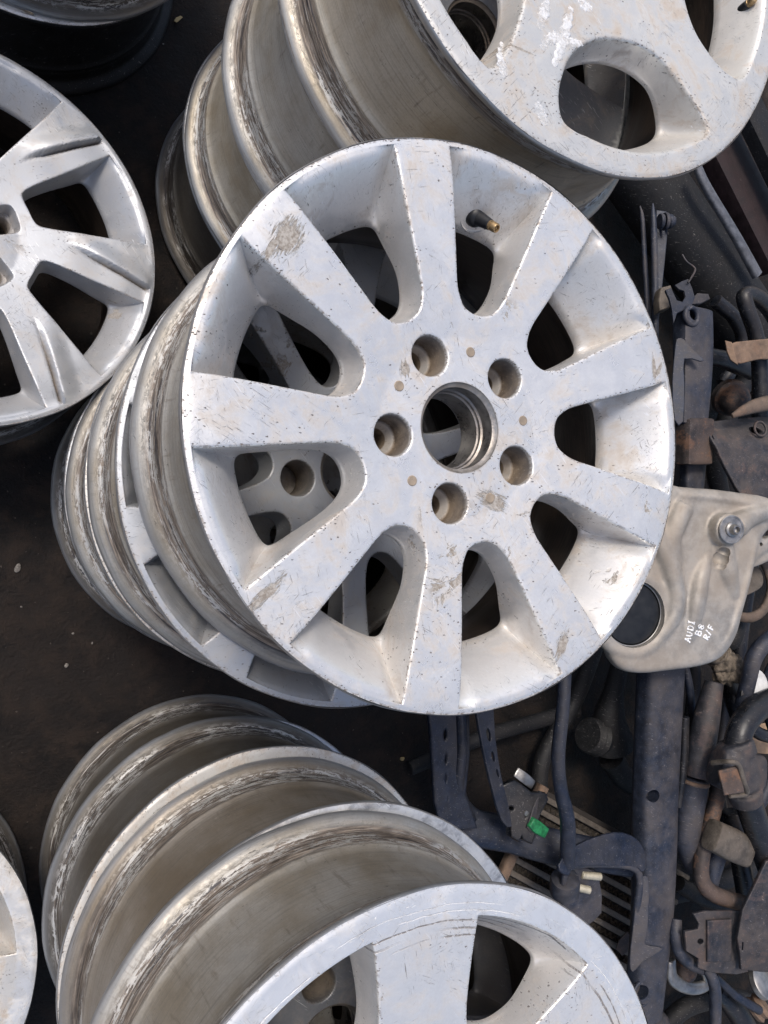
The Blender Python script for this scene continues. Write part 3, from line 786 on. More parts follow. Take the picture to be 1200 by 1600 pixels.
def make_barrel(name, Rr, wdt, h1, z1, mat, parent):
    # refine the profile with straight pieces subdivided so streaks and shading stay even
    pf = barrel_profile(Rr, wdt, h1, z1)
    fine = []
    for a, b in zip(pf, pf[1:]):
        m = 2 if abs(a[1] - b[1]) + abs(a[0] - b[0]) > 0.008 else 1
        if a[2] >= 1 and b[2] >= 1 and abs(a[1] - b[1]) > 0.008: m = 8
        for k in range(m):
            q_ = list(x + (y - x) * k / m for x, y in zip(a, b))
            if m == 8 and 0 < k < 8: q_[0] += (0.00035 if k % 2 else -0.00025) * (1 + (k % 3) * .5)
            fine.append(tuple(q_))
    fine.append(pf[-1])
    seg = 200; verts, faces = [], []; bead, edge, ins = [], [], []
    for r, z, b, e, i in fine:
        for k in range(seg):
            a = 2 * math.pi * k / seg
            # old rims are never perfectly true: dents at the flange
            rr = r
            if e > 0.3:
                rr += 0.0007 * math.sin(5 * a + Rr * 900) * math.sin(11 * a + 1.3)
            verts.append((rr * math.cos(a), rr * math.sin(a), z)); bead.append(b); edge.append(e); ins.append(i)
    for j in range(len(fine) - 1):
        for k in range(seg):
            n_ = (k + 1) % seg
            faces.append((j * seg + k, j * seg + n_, (j + 1) * seg + n_, (j + 1) * seg + k))
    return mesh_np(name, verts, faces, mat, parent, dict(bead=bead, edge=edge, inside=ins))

def bore_part(par, zc, mat, parent):
    bm = bmesh.new()
    lathe_bm(bm, [(0.0356, zc - 0.0003), (0.0352, zc - 0.0012), (0.0330, zc - 0.0030), (0.0322, zc - 0.0036), (0.0319, zc - 0.0045), (0.0319, zc - 0.0125), (0.0334, zc - 0.0135), (0.0334, zc - 0.0185),
                  (0.0318, zc - 0.0195), (0.0312, zc - 0.0215), (0.0300, zc - 0.0225), (0.0296, zc - 0.044), (0.0310, zc - 0.0475), (0.06, zc - 0.0478)], 96)
    return bm_obj('centre_bore', bm, mat, parent, sharp=30)

def par_mat(root): return [c for c in root.children if c.name.startswith('spoke_face')][0].data.materials[0]
def valve(parent, ang, r, z, tilt_out):
    """rubber snap-in valve with a brass threaded end"""
    a = R(ang); rad = Vector((math.cos(a), math.sin(a), 0))
    loc = rad * r + Vector((0, 0, z)); d = (Vector((0, 0, 1)) * 0.62 - rad * 0.5 + Vector((0.35, 0.0, 0))).normalized()
    KV = 0.98
    lathe('valve_seat', [(.0001, -.0035), (.0112, -.0035), (.0128, -.001), (.0134, .0002), (.0140, -.0008)], loc, (Vector((0, 0, 1)) * .72 - rad * .7), par_mat(parent), parent, 32, cap=False)
    v = lathe('valve_stem', [(a_ * KV, b_ * KV) for a_, b_ in [(0.0001, -0.004), (0.0088, -0.004), (0.0090, 0.0), (0.0082, 0.0022), (0.0062, 0.004), (0.0054, 0.010), (0.0046, 0.0165), (0.0040, 0.0170)]], loc, d, M_rubber, parent, 24)
    q = lathe('valve_end', [(a_ * KV, (b_ - .0025) * KV) for a_, b_ in [(0.0039, 0.0185), (0.0042, 0.0195), (0.0042, 0.021), (0.0036, 0.0213), (0.0036, 0.0222), (0.0041, 0.0226), (0.0041, 0.0265), (0.0036, 0.0275), (0.0026, 0.0275), (0.0024, 0.0255), (0.0009, 0.0252), (0.0008, 0.0268), (0.0002, 0.0269)]], loc, d, M_brass, v, 24)
    return v

def zf_dish(rim0, depth, knee=0.2, out_drop=0.001, r_out=0.2185, groove=None):
    def f(r, a):
        t = np.clip((r - 0.07) / (knee - 0.07), 0, 1)
        z = -depth * (1 - t) ** 1.25 + rim0
        z = z - out_drop * sstep(r, r_out - 0.004, r_out)
        return z
    return f

def make_wheel(par, parent_loc):
    root = empty(par.get('name', 'alloy_wheel'), parent_loc)
    face, aa, zc = make_face('spoke_face', par, par['mat'], root)
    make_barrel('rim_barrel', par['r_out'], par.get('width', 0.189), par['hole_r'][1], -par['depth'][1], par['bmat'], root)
    bore_part(par, float(par['zf'](np.array([0.0355]), np.array([0.0]))[0]), M_bore, root)
    if par.get('marks'):
        for k in range(5):
            a = aa + R(36) + R(72) * k
            lathe('casting_mark', [(0.0041, -0.0006), (0.0040, 0.0004), (0.0034, 0.0007), (0.0026, 0.0005), (0.0012, 0.0003), (0.0001, 0.0003)],
                  Vector((0.0608 * math.cos(a), 0.0608 * math.sin(a), zc)), (0, 0, 1), M_mark, root, 20, cap=False)
    if 'valve' in par: valve(root, *par['valve'])
    return root

W9 = dict(n=9, r_hub=0.0845, r_out=0.2185, rtop=0.2135, phase=R(0.9), lug_phase=R(45), lug_hole=0.0158,
          pocket=[(-13.3, .2140), (-12.9, .19), (-12.5, .16), (-12.0, .130), (-11.3, .110), (-8.6, .0975), (-4.8, .0925), (0, .0910), (4.8, .0925), (8.6, .0975), (11.3, .110), (12.0, .130), (12.5, .16), (12.9, .19), (13.3, .2140)],
          split=(5, 9), hole_r=(0.0975, 0.1735), depth=(0.030, 0.048), zf=zf_dish(0, 0.012), inset=0.0022, round_h=14,
          mat=M_silver, bmat=M_barrel, marks=True, valve=(80, 0.183, -0.036, 0))
W10 = dict(n=10, wall_dust_bounce=.05, r_hub=0.079, r_out=0.2280, rtop=0.2185, phase=R(-145), lug_phase=R(-100), lug_hole=0.0172, lug_open=True,
           pocket=[(-11.2, .2225), (-12.2, .205), (-12.8, .17), (-12.2, .13), (-10.5, .105), (-7.5, .0915), (-4, .0865), (0, .0850), (4, .0865), (7.5, .0915), (10.5, .105), (12.2, .13), (12.8, .17), (12.2, .205), (11.2, .2225)],
           split=(5, 9), hole_r=(0.0895, 0.190), depth=(0.030, 0.040), zf=zf_dish(0, 0.014, r_out=0.227), inset=0.002, round_h=8,
           mat=M_silver_b, bmat=M_barrel, soft_top=0.6)
W5 = dict(n=5, r_hub=0.088, r_out=0.2250, rtop=0.2085, phase=R(-78.5), lug_phase=R(-78.5 + 36),
          pocket=[(-24.5, .1985), (-27, .175), (-25.5, .14), (-20, .120), (-11, .1075), (0, .1040), (11, .1075), (20, .120), (24, .14), (26.5, .175), (26.5, .2055)],
          split=(4, 6), bulge=0.003, round_p=5, hole_r=(0.1110, 0.186), depth=(0.026, 0.040), zf=zf_dish(0, 0.010, r_out=0.225), inset=0.0050, round_h=25, ntop=40,
          mat=M_silver_c, bmat=M_barrel_w, soft_top=0.75, bevel=0.0022, valve=(-4.0, 0.200, -0.028, 0))
W6 = dict(n=6, lug_open=True, r_hub=0.088, r_out=0.2262, rtop=0.203, phase=R(60), lug_phase=R(20), lug_hole=0.017,
          pocket=[(-17.3, .2030), (-17.0, .185), (-16, .16), (-14, .135), (-10.5, .118), (-5, .1095), (0, .1075), (5, .1095), (10.5, .118), (14, .135), (16, .16), (17.0, .185), (17.3, .2030)],
          split=(4, 8), hole_r=(0.113, 0.183), depth=(0.032, 0.042), zf=zf_dish(0, 0.012, r_out=0.2262), inset=0.003, round_h=16, ntop=30,
          mat=M_machined, bmat=M_barrel, soft_top=0.25, bevel=0.0015, polish=lambda r: 0.7 if r > 0.2035 else 0.0)
def zf7(r, a):
    z = zf_dish(0, 0.016, r_out=0.2365)(r, a)
    # step line along each spoke: the clockwise strip lies 2.5 mm lower
    per = 2 * math.pi / 7
    u = (a - R(-2.2) + per / 2) % per - per / 2
    line = np.interp(r, [.11, .134, .157, .181, .205, .2293], [R(11), R(6.9), R(2.5), R(-.7), R(-3.2), R(-5.2)])
    s = (u - line) * r
    ramp = sstep(r, 0.125, 0.17) * (1 - sstep(r, 0.226, 0.232))
    return z + ramp * (sstep(s, -0.0018, 0.0006) * 0.0085 - 0.0070 * sstep(s, 0.001, 0.030) - 0.0022 - 0.0050 * np.exp(-((s + 0.0016) / 0.0016) ** 2))
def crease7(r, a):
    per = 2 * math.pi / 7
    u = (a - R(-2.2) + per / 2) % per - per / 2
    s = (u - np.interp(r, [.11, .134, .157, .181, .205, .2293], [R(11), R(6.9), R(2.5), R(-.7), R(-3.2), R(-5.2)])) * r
    return 0.95 * np.exp(-((s + 0.0022) / 0.0021) ** 2) * sstep(r, 0.13, 0.19) * (1 - sstep(r, 0.226, 0.232))  # lodged dirt along the crease, with its shadow painted in
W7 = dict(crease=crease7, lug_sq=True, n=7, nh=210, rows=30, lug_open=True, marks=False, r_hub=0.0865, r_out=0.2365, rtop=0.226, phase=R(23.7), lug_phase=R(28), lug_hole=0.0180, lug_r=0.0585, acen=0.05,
          pocket=[(-15.5, .2275), (-15.0, .20), (-12.5, .15), (-9.0, .112), (-6.0, .0975), (-1, .0930), (7, .0930), (14, .0945), (18.5, .0985), (19.0, .112), (17.0, .15), (15.6, .20), (15.2, .2275)],
          split=(4, 8), hole_r=(0.0985, 0.196), depth=(0.030, 0.042), zf=zf7, inset=0.003, round_h=7, ntop=26, width=0.175,
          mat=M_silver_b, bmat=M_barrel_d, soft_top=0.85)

def place(par, loc, label, rot=None, group=None, **over):
    p = dict(par); p.update(over)
    root = make_wheel(p, loc)
    if rot is not None: root.rotation_euler = rot
    tag(root, label, 'wheel', group or 'used alloy wheels')
    return root

def copy_wheel(src, loc, label, spin=0.0, group='used alloy wheels', mats=None):
    r = src.copy(); col.objects.link(r); r.location = loc; r.rotation_euler = (0, 0, spin)
    r['label'] = label; r['group'] = group
    for ch in list(src.children):
        c = ch.copy(); col.objects.link(c); c.parent = r
        if mats and ch.name.split('.')[0] in mats:
            c.data = ch.data.copy(); c.data.materials[0] = mats[ch.name.split('.')[0]]
        for g in ch.children:
            d = g.copy(); col.objects.link(d); d.parent = c
    return r

# ------------------------------------------------------------------ the ground
bm = bmesh.new()
bmesh.ops.create_grid(bm, x_segments=2, y_segments=2, size=600)
g = bm_obj('ground', bm, M_ground, None, smooth=False); g['kind'] = 'structure'; g.location = (0, 0, 0)

rg_ = random.Random(5); bm = bmesh.new()
for k in range(5200):
    x_, y_ = rg_.uniform(-.75, 1.7), rg_.uniform(-1.0, 1.25)
    r_ = .0005 + .0012 * rg_.random() ** 3
    m_ = Matrix.Translation((x_, y_, r_ * .3)) @ Matrix.Rotation(rg_.uniform(0, 6), 4, 'Z') @ Matrix.Diagonal((1.3, .9, .6, 1))
    vs_ = [bm.verts.new(m_ @ (Vector(c_) * r_ * rg_.uniform(.7, 1.3))) for c_ in ((1, 0, 0), (0, 1, 0), (-1, 0, 0), (0, -1, 0), (0, 0, 1), (0, 0, -1))]
    for a_, b_, c_ in ((0, 1, 4), (1, 2, 4), (2, 3, 4), (3, 0, 4), (1, 0, 5), (2, 1, 5), (3, 2, 5), (0, 3, 5)):
        bm.faces.new((vs_[a_], vs_[b_], vs_[c_]))
gr_ = bm_obj('grit', bm, M_grit, smooth=False)
tag(gr_, 'fine dark grit strewn over the oily ground', 'grit', kind='stuff')

# ------------------------------------------------------------------ the wheels
ST = 0.19
w9 = place(W9, (0.341, 0.088, 0.760), 'nine-spoke silver wheel on top of the middle stack, scuffed face towards the viewer', group='wheels of the middle stack')
w10 = place(W10, (0.340, 0.069, 0.5695), 'ten-spoke silver wheel directly under the nine-spoke wheel of the middle stack', group='wheels of the middle stack')
w5 = place(W5, (0.471, 0.533, 0.7700), 'dusty five-spoke silver wheel with white chalk marks on top of the upper right stack', group='wheels of the upper right stack')
w6 = place(W6, (0.304, -0.480, 0.7600), 'wheel with a polished lip and broad scratched spokes on top of the lower stack', group='wheels of the lower stack')
n7 = Vector((0.1506, 0.0778, 0.9855))
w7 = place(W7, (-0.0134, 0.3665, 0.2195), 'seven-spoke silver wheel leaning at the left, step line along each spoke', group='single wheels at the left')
q = n7.to_track_quat('Z', 'Y'); xx = Vector((1, 0, 0)); xx = (xx - n7 * xx.dot(n7)).normalized(); yy = n7.cross(xx)
w7.rotation_euler = Matrix((xx, yy, n7)).transposed().to_euler()

g_ = 'wheels of the middle stack'
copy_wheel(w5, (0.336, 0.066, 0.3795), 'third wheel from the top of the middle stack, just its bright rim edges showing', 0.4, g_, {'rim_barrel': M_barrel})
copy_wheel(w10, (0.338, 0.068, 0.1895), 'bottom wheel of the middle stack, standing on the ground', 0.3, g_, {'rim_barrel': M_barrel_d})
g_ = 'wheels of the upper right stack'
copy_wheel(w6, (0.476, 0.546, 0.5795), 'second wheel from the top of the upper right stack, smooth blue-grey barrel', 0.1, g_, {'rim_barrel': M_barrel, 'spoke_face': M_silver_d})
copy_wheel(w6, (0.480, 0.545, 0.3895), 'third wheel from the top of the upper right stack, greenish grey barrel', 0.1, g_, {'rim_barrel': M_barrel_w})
copy_wheel(w10, (0.482, 0.548, 0.1995), 'bottom wheel of the upper right stack, barrel colour darkened for the shade it stands in', 0.5, g_, {'rim_barrel': M_barrel_d})
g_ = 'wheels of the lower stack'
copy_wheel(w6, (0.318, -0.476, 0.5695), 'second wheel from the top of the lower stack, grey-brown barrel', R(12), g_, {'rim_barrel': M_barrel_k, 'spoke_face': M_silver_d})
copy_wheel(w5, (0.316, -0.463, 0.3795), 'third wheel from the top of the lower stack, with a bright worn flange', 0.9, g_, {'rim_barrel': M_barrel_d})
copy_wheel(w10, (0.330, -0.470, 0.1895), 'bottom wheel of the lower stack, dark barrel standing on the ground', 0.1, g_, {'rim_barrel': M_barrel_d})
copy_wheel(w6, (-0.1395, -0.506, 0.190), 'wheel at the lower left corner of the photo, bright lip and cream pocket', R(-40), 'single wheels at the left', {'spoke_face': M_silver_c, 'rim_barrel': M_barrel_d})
copy_wheel(w9, (0.0735, 0.880, 0.3795), 'upper wheel of the stack darkened for shade in the upper left corner', 0.1, 'wheels of the upper left stack', {'rim_barrel': M_barrel_d})
copy_wheel(w9, (0.062, 0.874, 0.1895), 'lowest wheel of the upper left stack, barrel coloured near-black to stand for deep shade', 0.3, 'wheels of the upper left stack', {'rim_barrel': M_dim})
# chalk marks on two of the faces
def chalk(wheel, strokes, rad):
    face = [c for c in wheel.children if c.name.startswith('spoke_face')][0]
    bpy.context.view_layer.update()
    b_ = bmesh.new(); b_.from_mesh(face.data); mw = face.matrix_world; b_.transform(mw)
    bv = BVHTree.FromBMesh(b_); b_.free()
    cam_ = Vector((0, 0, CAM_H))
    for st in strokes:
        bm = bmesh.new()
        pts = catmull([Vector((x, y, 0)) for x, y in st], 7); W = []
        for v in pts:
            d = Vector(CAMM @ np.array([(v.x - 600) / F_PX, -(v.y - 800) / F_PX, -1.0])).normalized()
            h = bv.ray_cast(cam_, d)
            if h[0] is not None: W.append(h[0] + Vector((0, 0, .0001)))
        if len(W) < 3: bm.free(); continue
        n_ = len(W); sweep_bm(bm, W, [rad * (0.45 + 0.55 * math.sin(math.pi * (i + .5) / n_)) * (1 + .25 * math.sin(i * 2.3)) for i in range(n_)], seg=10, aspect=.09, smooth=2)
        o = bm_obj('chalk_mark', bm, M_chalk)
        o.data.transform(mw.inverted()); o.parent = wheel
chalk(w5, [[(893, 12), (886, 40), (877, 74), (865, 103)], [(846, 76), (858, 62), (875, 58), (890, 66), (910, 68)], [(855, 0), (850, 22), (842, 44)], [(786, 68), (784, 95), (787, 122)], [(838, 160), (846, 178), (852, 196)], [(905, -5), (912, 8), (925, 14)]], .0052)

# ------------------------------------------------------------------ the heap of suspension parts on the right
GH = 'parts in the heap at the right'
def T(o, label, cat, group=None):
    return tag(o, label, cat, group)
def root_at(name, px, py, z): return empty(name, P(px, py, z))
def adopt(root, *obs):
    for o in obs:
        o.data.transform(Matrix.Translation(-root.location)); o.parent = root
    return root
def torus_bm(bm, loc, nrm, R0, r0, a0=0, a1=360, seg=40, s2=12, flat=1.0):
    M = frame_at(loc, nrm); full = abs(a1 - a0) >= 359.9
    rings = []
    n = seg if full else seg + 1
    for i in range(n):
        a = R(a0 + (a1 - a0) * i / seg)
        rings.append([bm.verts.new(M @ Vector(((R0 + r0 * math.cos(2 * math.pi * k / s2)) * math.cos(a), (R0 + r0 * math.cos(2 * math.pi * k / s2)) * math.sin(a), r0 * flat * math.sin(2 * math.pi * k / s2)))) for k in range(s2)])
    for i in range(n if full else n - 1):
        A, B = rings[i], rings[(i + 1) % n]
        for k in range(s2): bm.faces.new((A[k], A[(k + 1) % s2], B[(k + 1) % s2], B[k]))
    if not full: bm.faces.new(rings[0]); bm.faces.new(rings[-1])
VUP = Vector((0, 0, 1))
def view_dir(px, py, z): return (Vector((0, 0, CAM_H)) - P(px, py, z)).normalized()
def tiltn(tx, ty): return Vector((tx, ty, 1)).normalized()

# -- long cross beam
Z = 0.22
rt_ = root_at('cross_beam', 1020, 1330, Z)
b = tube('beam_tube', [(1036, 985, Z + .03), (1030, 1100, Z + .015), (1024, 1240, Z), (1022, 1340, Z), (1019, 1430, Z - .01), (1010, 1530, Z - .02), (1004, 1588, Z - .03)], [39, 38, 37, 36, 34, 32, 31], M_navy2, sect='box', aspect=0.62, seg=32, power=3.4)
def hole_cut(px, py, z, rr, depth=0.05):
    def f(bm):
        a = P(px, py, z); cyl_bm(bm, a + Vector((0, 0, 0.06)), a - Vector((0, 0, depth)), rr / PXM(px, py, z), 24)
    return f
cutout(b, [hole_cut(1019, 1243, Z + .02, 10, .02), hole_cut(1004, 1552, Z, 12, .02)])
ring = bmesh.new(); torus_bm(ring, P(1004, 1552, Z - .004), VUP, 19 / PXM(1004, 1552, Z), 0.0028)
rg = bm_obj('bush_sleeve', ring, M_navy2)
lip = plate('flared_flange', [(1003, 1372), (1012, 1378), (1010, 1450), (1006, 1476), (1032, 1482), (1004, 1500), (988, 1516), (985, 1495), (991, 1440), (996, 1395)], (1002, 1440, Z + .028), tiltn(-.55, .1), .005, M_navy2, bevel=.0018, smooth_outline=3)
adopt(rt_, b, rg, lip)
T(rt_, 'long blue-grey steel cross beam with an oval hole, running down beside the round bars', 'cross beam')

# -- channel bracket welded to it, with two studs
rt_ = root_at('channel_bracket', 940, 1350, .24)
tp = plate('top_web', [(872, 1352), (900, 1322), (958, 1302), (992, 1312), (1006, 1338), (1003, 1360), (985, 1352), (900, 1352), (886, 1366)], (940, 1330, .245), tiltn(.1, .35), .007, M_navy, bevel=.002, smooth_outline=3)
rim = tube('folded_rim', [(884, 1440, .2), (880, 1400, .225), (884, 1362, .243), (905, 1351, .247), (960, 1351, .248), (990, 1356, .247), (999, 1375, .245), (994, 1430, .24), (986, 1500, .235)], [4, 5, 5.5, 5.5, 5.5, 6, 6, 6, 3], M_navy2, seg=12)
leg = plate('side_leg', [(886, 1358), (918, 1358), (934, 1372), (938, 1425), (915, 1445), (915, 1470), (906, 1440), (884, 1438)], (905, 1400, .205), tiltn(-.1, -.2), .005, M_navy2, bevel=.0012, smooth_outline=2)
adopt(rt_, tp, rim, leg)
for (a, b_) in (((909, 1367), (939, 1370)), ((899, 1386), (922, 1391))):
    bm = bmesh.new()
    p0, p1 = P(a[0], a[1], .215), P(b_[0], b_[1], .222)
    d = (p1 - p0); L = d.length; rr = 6.2 / PXM(920, 1370, .22); prof = []
    prof.append((0.0001, 0)); n_ = 11
    for k in range(n_):
        z0 = L * (k / n_); prof += [(rr * .84, z0 + .0001), (rr, z0 + L / n_ * .5)]
    prof += [(rr * .7, L), (0.0001, L)]
    lathe_bm(bm, prof, 20, frame_at(p0, d))
    s_ = bm_obj('threaded_stud', bm, M_stud); adopt(rt_, s_)
T(rt_, 'open blue steel channel bracket with two cream threaded studs, against the cross beam', 'bracket')

# -- cross tube from the left and perforated arms
rt_ = root_at('frame_arm', 760, 1300, .12)
t1 = tube('arm_tube', [(706, 1262, .10), (740, 1292, .115), (800, 1304, .135), (860, 1322, .16), (930, 1335, .19), (985, 1345, .205)], [26, 27, 28, 27, 25, 24], M_navy, sect='box', aspect=.55, seg=24, power=3)
s1 = plate('perforated_upright', [(668, 1085), (728, 1085), (729, 1180), (723, 1240), (740, 1290), (690, 1292), (680, 1250), (674, 1150)], (700, 1180, .15), tiltn(-.12, 0), .012, M_navy, bevel=.004,
           holes=[circ_px(694, 1147, 12, 18, .45, R(95)), circ_px(695, 1184, 11.5, 18, .36, R(94)), circ_px(695, 1214, 10.5, 18, .30, R(92)), circ_px(698, 1246, 6, 14, .4, R(95))])
adopt(rt_, t1, s1)
for a, b_, rr in ((705, 716, 6),):
    pass
fold = tube('folded_edge', [(719, 1085, .158), (722, 1170, .158), (718, 1230, .15), (738, 1282, .135)], [9, 9, 9, 7], M_navy, seg=14)
adopt(rt_, fold)
T(rt_, 'navy frame arm with a perforated upright just below the middle stack', 'frame arm')
st = plate('perforated_strip', [(742, 1085), (765, 1085), (771, 1150), (780, 1210), (790, 1250), (797, 1290), (783, 1280), (768, 1230), (752, 1160)], (768, 1190, .20), tiltn(.25, .1), .006, M_navy, bevel=.0014, smooth_outline=2,
           holes=[circ_px(762, 1148, 12, 16, .36, R(80)), circ_px(769, 1182, 10, 16, .34, R(78)), circ_px(776, 1208, 8.5, 16, .32, R(76))])
T(st, 'narrow navy strip with slotted holes slanting beside the frame arm', 'steel strip')

# -- slim rod ending in a clamp
rt_ = root_at('link_rod', 880, 1250, .26)
t1 = tube('rod', [(884, 1015, .27), (880, 1100, .27), (872, 1180, .265), (876, 1232, .26), (887, 1285, .26), (886, 1352, .25)], [10.5, 10.5, 11, 11, 12, 12], M_navy, seg=20)
c1 = lathe('end_clamp', [(.0001, 0), (.021, 0), (.024, .003), (.024, .026), (.022, .034), (.016, .036), (.0001, .036)], P(882, 1394, .215), (P(884, 1355, .25) - P(882, 1394, .225)), M_navy2)
adopt(rt_, t1, c1)
T(rt_, 'slim bent navy rod hanging straight down to a round clamp', 'rod')

# -- ribbed cooler lying under the bracket
rt_ = root_at('ribbed_cooler', 870, 1380, .07)
pA, pB = (852, 1236), (752, 1446)      # left end, px
ax = (0.875, 0.485)
zc_ = .075
corners = [pA, (pA[0] + ax[0] * 250, pA[1] + ax[1] * 250), (pB[0] + ax[0] * 270, pB[1] + ax[1] * 270), pB]
core = plate('cooler_core', corners, (870, 1380, zc_ - .012), VUP, .02, M_finbk, bevel=.001)
bm = bmesh.new(); nrib = 11
for k in range(nrib):
    t = (k + .5) / nrib
    a = (pA[0] + (pB[0] - pA[0]) * t, pA[1] + (pB[1] - pA[1]) * t)
    sweep_bm(bm, [P(a[0], a[1], zc_ + .006), P(a[0] + ax[0] * 125, a[1] + ax[1] * 125, zc_ + .007), P(a[0] + ax[0] * 258, a[1] + ax[1] * 258, zc_ + .006)], 0.0052, seg=12, sect='box', aspect=1.3)
ribs = bm_obj('cooler_tubes', bm, M_fin, sharp=50); ribs['kind'] = 'stuff'
del ribs['kind']
bm = bmesh.new()
rnd = random.Random(3)
for k in range(nrib - 1):
    t = (k + 1.0) / nrib
    a = (pA[0] + (pB[0] - pA[0]) * t, pA[1] + (pB[1] - pA[1]) * t)
    m_ = 54; prev = None
    for i in range(m_ + 1):
        s_ = i / m_ * 255
        side = (-.43, .9); off = 4.2 if i % 2 else -4.2
        q = P(a[0] + ax[0] * s_ + side[0] * off, a[1] + ax[1] * s_ + side[1] * off, zc_ + .003 + rnd.uniform(-.001, .001))
        v0, v1 = bm.verts.new(q), bm.verts.new(q - Vector((0, 0, .008)))
        if prev: bm.faces.new((prev[0], v0, v1, prev[1]))
        prev = (v0, v1)
fins = bm_obj('cooler_fins', bm, M_fin, smooth=False)
t1 = tube('end_tank', [(pA[0] - 4, pA[1] - 8, zc_ + .01), ((pA[0] + pB[0]) / 2 - 4, (pA[1] + pB[1]) / 2 - 2, zc_ + .01), (pB[0] - 4, pB[1], zc_ + .01)], 9, M_tan, sect='box', seg=16)
adopt(rt_, core, ribs, fins, t1)
T(rt_, 'dirty ribbed oil cooler lying under the blue bracket and rod', 'oil cooler')

# -- black plastic connector with silver tab and green clip
rt_ = root_at('connector_block', 812, 1270, .19)
c1 = plate('housing', [(783, 1228), (800, 1221), (808, 1226), (826, 1240), (846, 1240), (850, 1248), (838, 1270), (832, 1296), (826, 1314), (815, 1308), (812, 1296), (806, 1310), (797, 1304), (796, 1285), (785, 1268)], (815, 1265, .195), tiltn(-.2, .2), .022, M_black, bevel=.003,
           holes=[circ_px(795, 1262, 6, 14), circ_px(817, 1276, 3, 10)])
c2 = plate('rear_lug', [(843, 1238), (852, 1242), (838, 1276), (829, 1300), (823, 1292), (832, 1262)], (838, 1265, .206), tiltn(.1, .1), .008, M_brown, bevel=.002)
adopt(rt_, c1, c2); 
sc_ = lathe('screw', [(.0001, 0), (.004, 0), (.004, .003), (.0001, .0034)], P(821, 1270, .206), VUP, M_zinc); adopt(rt_, sc_)
sc_ = lathe('screw', [(.0001, 0), (.004, 0), (.004, .003), (.0001, .0034)], P(827, 1306, .206), VUP, M_zinc); adopt(rt_, sc_)
T(rt_, 'black moulded connector block beside the slotted strip', 'connector')
sv = tube('silver_tab', [(806, 1206, .19), (820, 1216, .195), (832, 1226, .19)], [7.5, 8, 7], M_zinc, sect='box', aspect=.3, seg=16)
T(sv, 'small bright metal tab above the connector block', 'metal tab')
bm = bmesh.new()
sweep_bm(bm, [P(829, 1284, .215), P(840, 1293, .215), P(852, 1301, .214)], [8 / 940, 9.5 / 940, 8 / 940], seg=20, sect='box', aspect=.5)
gc = bm_obj('green_clip', bm, M_green, sharp=45)
T(gc, 'small bright green plastic clip on the connector block', 'clip')

# -- dark joint behind the beam
rt_ = root_at('boot_joint', 950, 1150, .08)
t1 = tube('arm', [(968, 1040, .12), (958, 1085, .11), (952, 1125, .10), (958, 1165, .09)], [14, 17, 26, 34], M_dim, seg=24)
bm = bmesh.new()
p0, p1 = P(918, 1148, .10), P(965, 1160, .09)
prof = [(.0001, 0), (.030, 0), (.033, .004), (.028, .008), (.034, .014), (.030, .02), (.036, .026), (.030, .034), (.026, .05), (.0001, .055)]
lathe_bm(bm, prof, 36, frame_at(p0, p1 - p0)); t2 = bm_obj('ribbed_boot', bm, M_dim, sharp=50)
t3 = tube('lower_arm', [(955, 1185, .08), (975, 1215, .07), (1000, 1230, .06)], [20, 18, 16], M_dim)
adopt(rt_, t1, t2, t3)
T(rt_, 'dim black ball joint with a ribbed boot, left of the cross beam', 'ball joint')

# -- low dark bars under everything
for pts, rr, lb in (([(640, 1200, .04), (760, 1150, .05), (900, 1110, .04)], 12, 'dim bar lying on the ground below the middle stack'),
                    ([(1075, 980, .12), (1085, 1060, .13), (1076, 1150, .12), (1064, 1230, .1)], 11, 'thin glossy black bar right of the cross beam'),
                    ([(1040, 1400, .05), (1120, 1380, .06), (1230, 1330, .05)], 14, 'dim bar crossing under the rusty thin pipe'),
                    ([(1020, 610, .06), (1120, 640, .08), (1240, 610, .07)], 17, 'dim bar crossing under the bolted arm'),
                    ([(1100, 690, .08), (1090, 780, .08), (1080, 900, .08)], 20, 'dim upright bar under the casting')):
    o = tube('dark_bar', pts, rr, M_dim if 'glossy' not in lb else M_black)
    T(o, lb, 'bar')

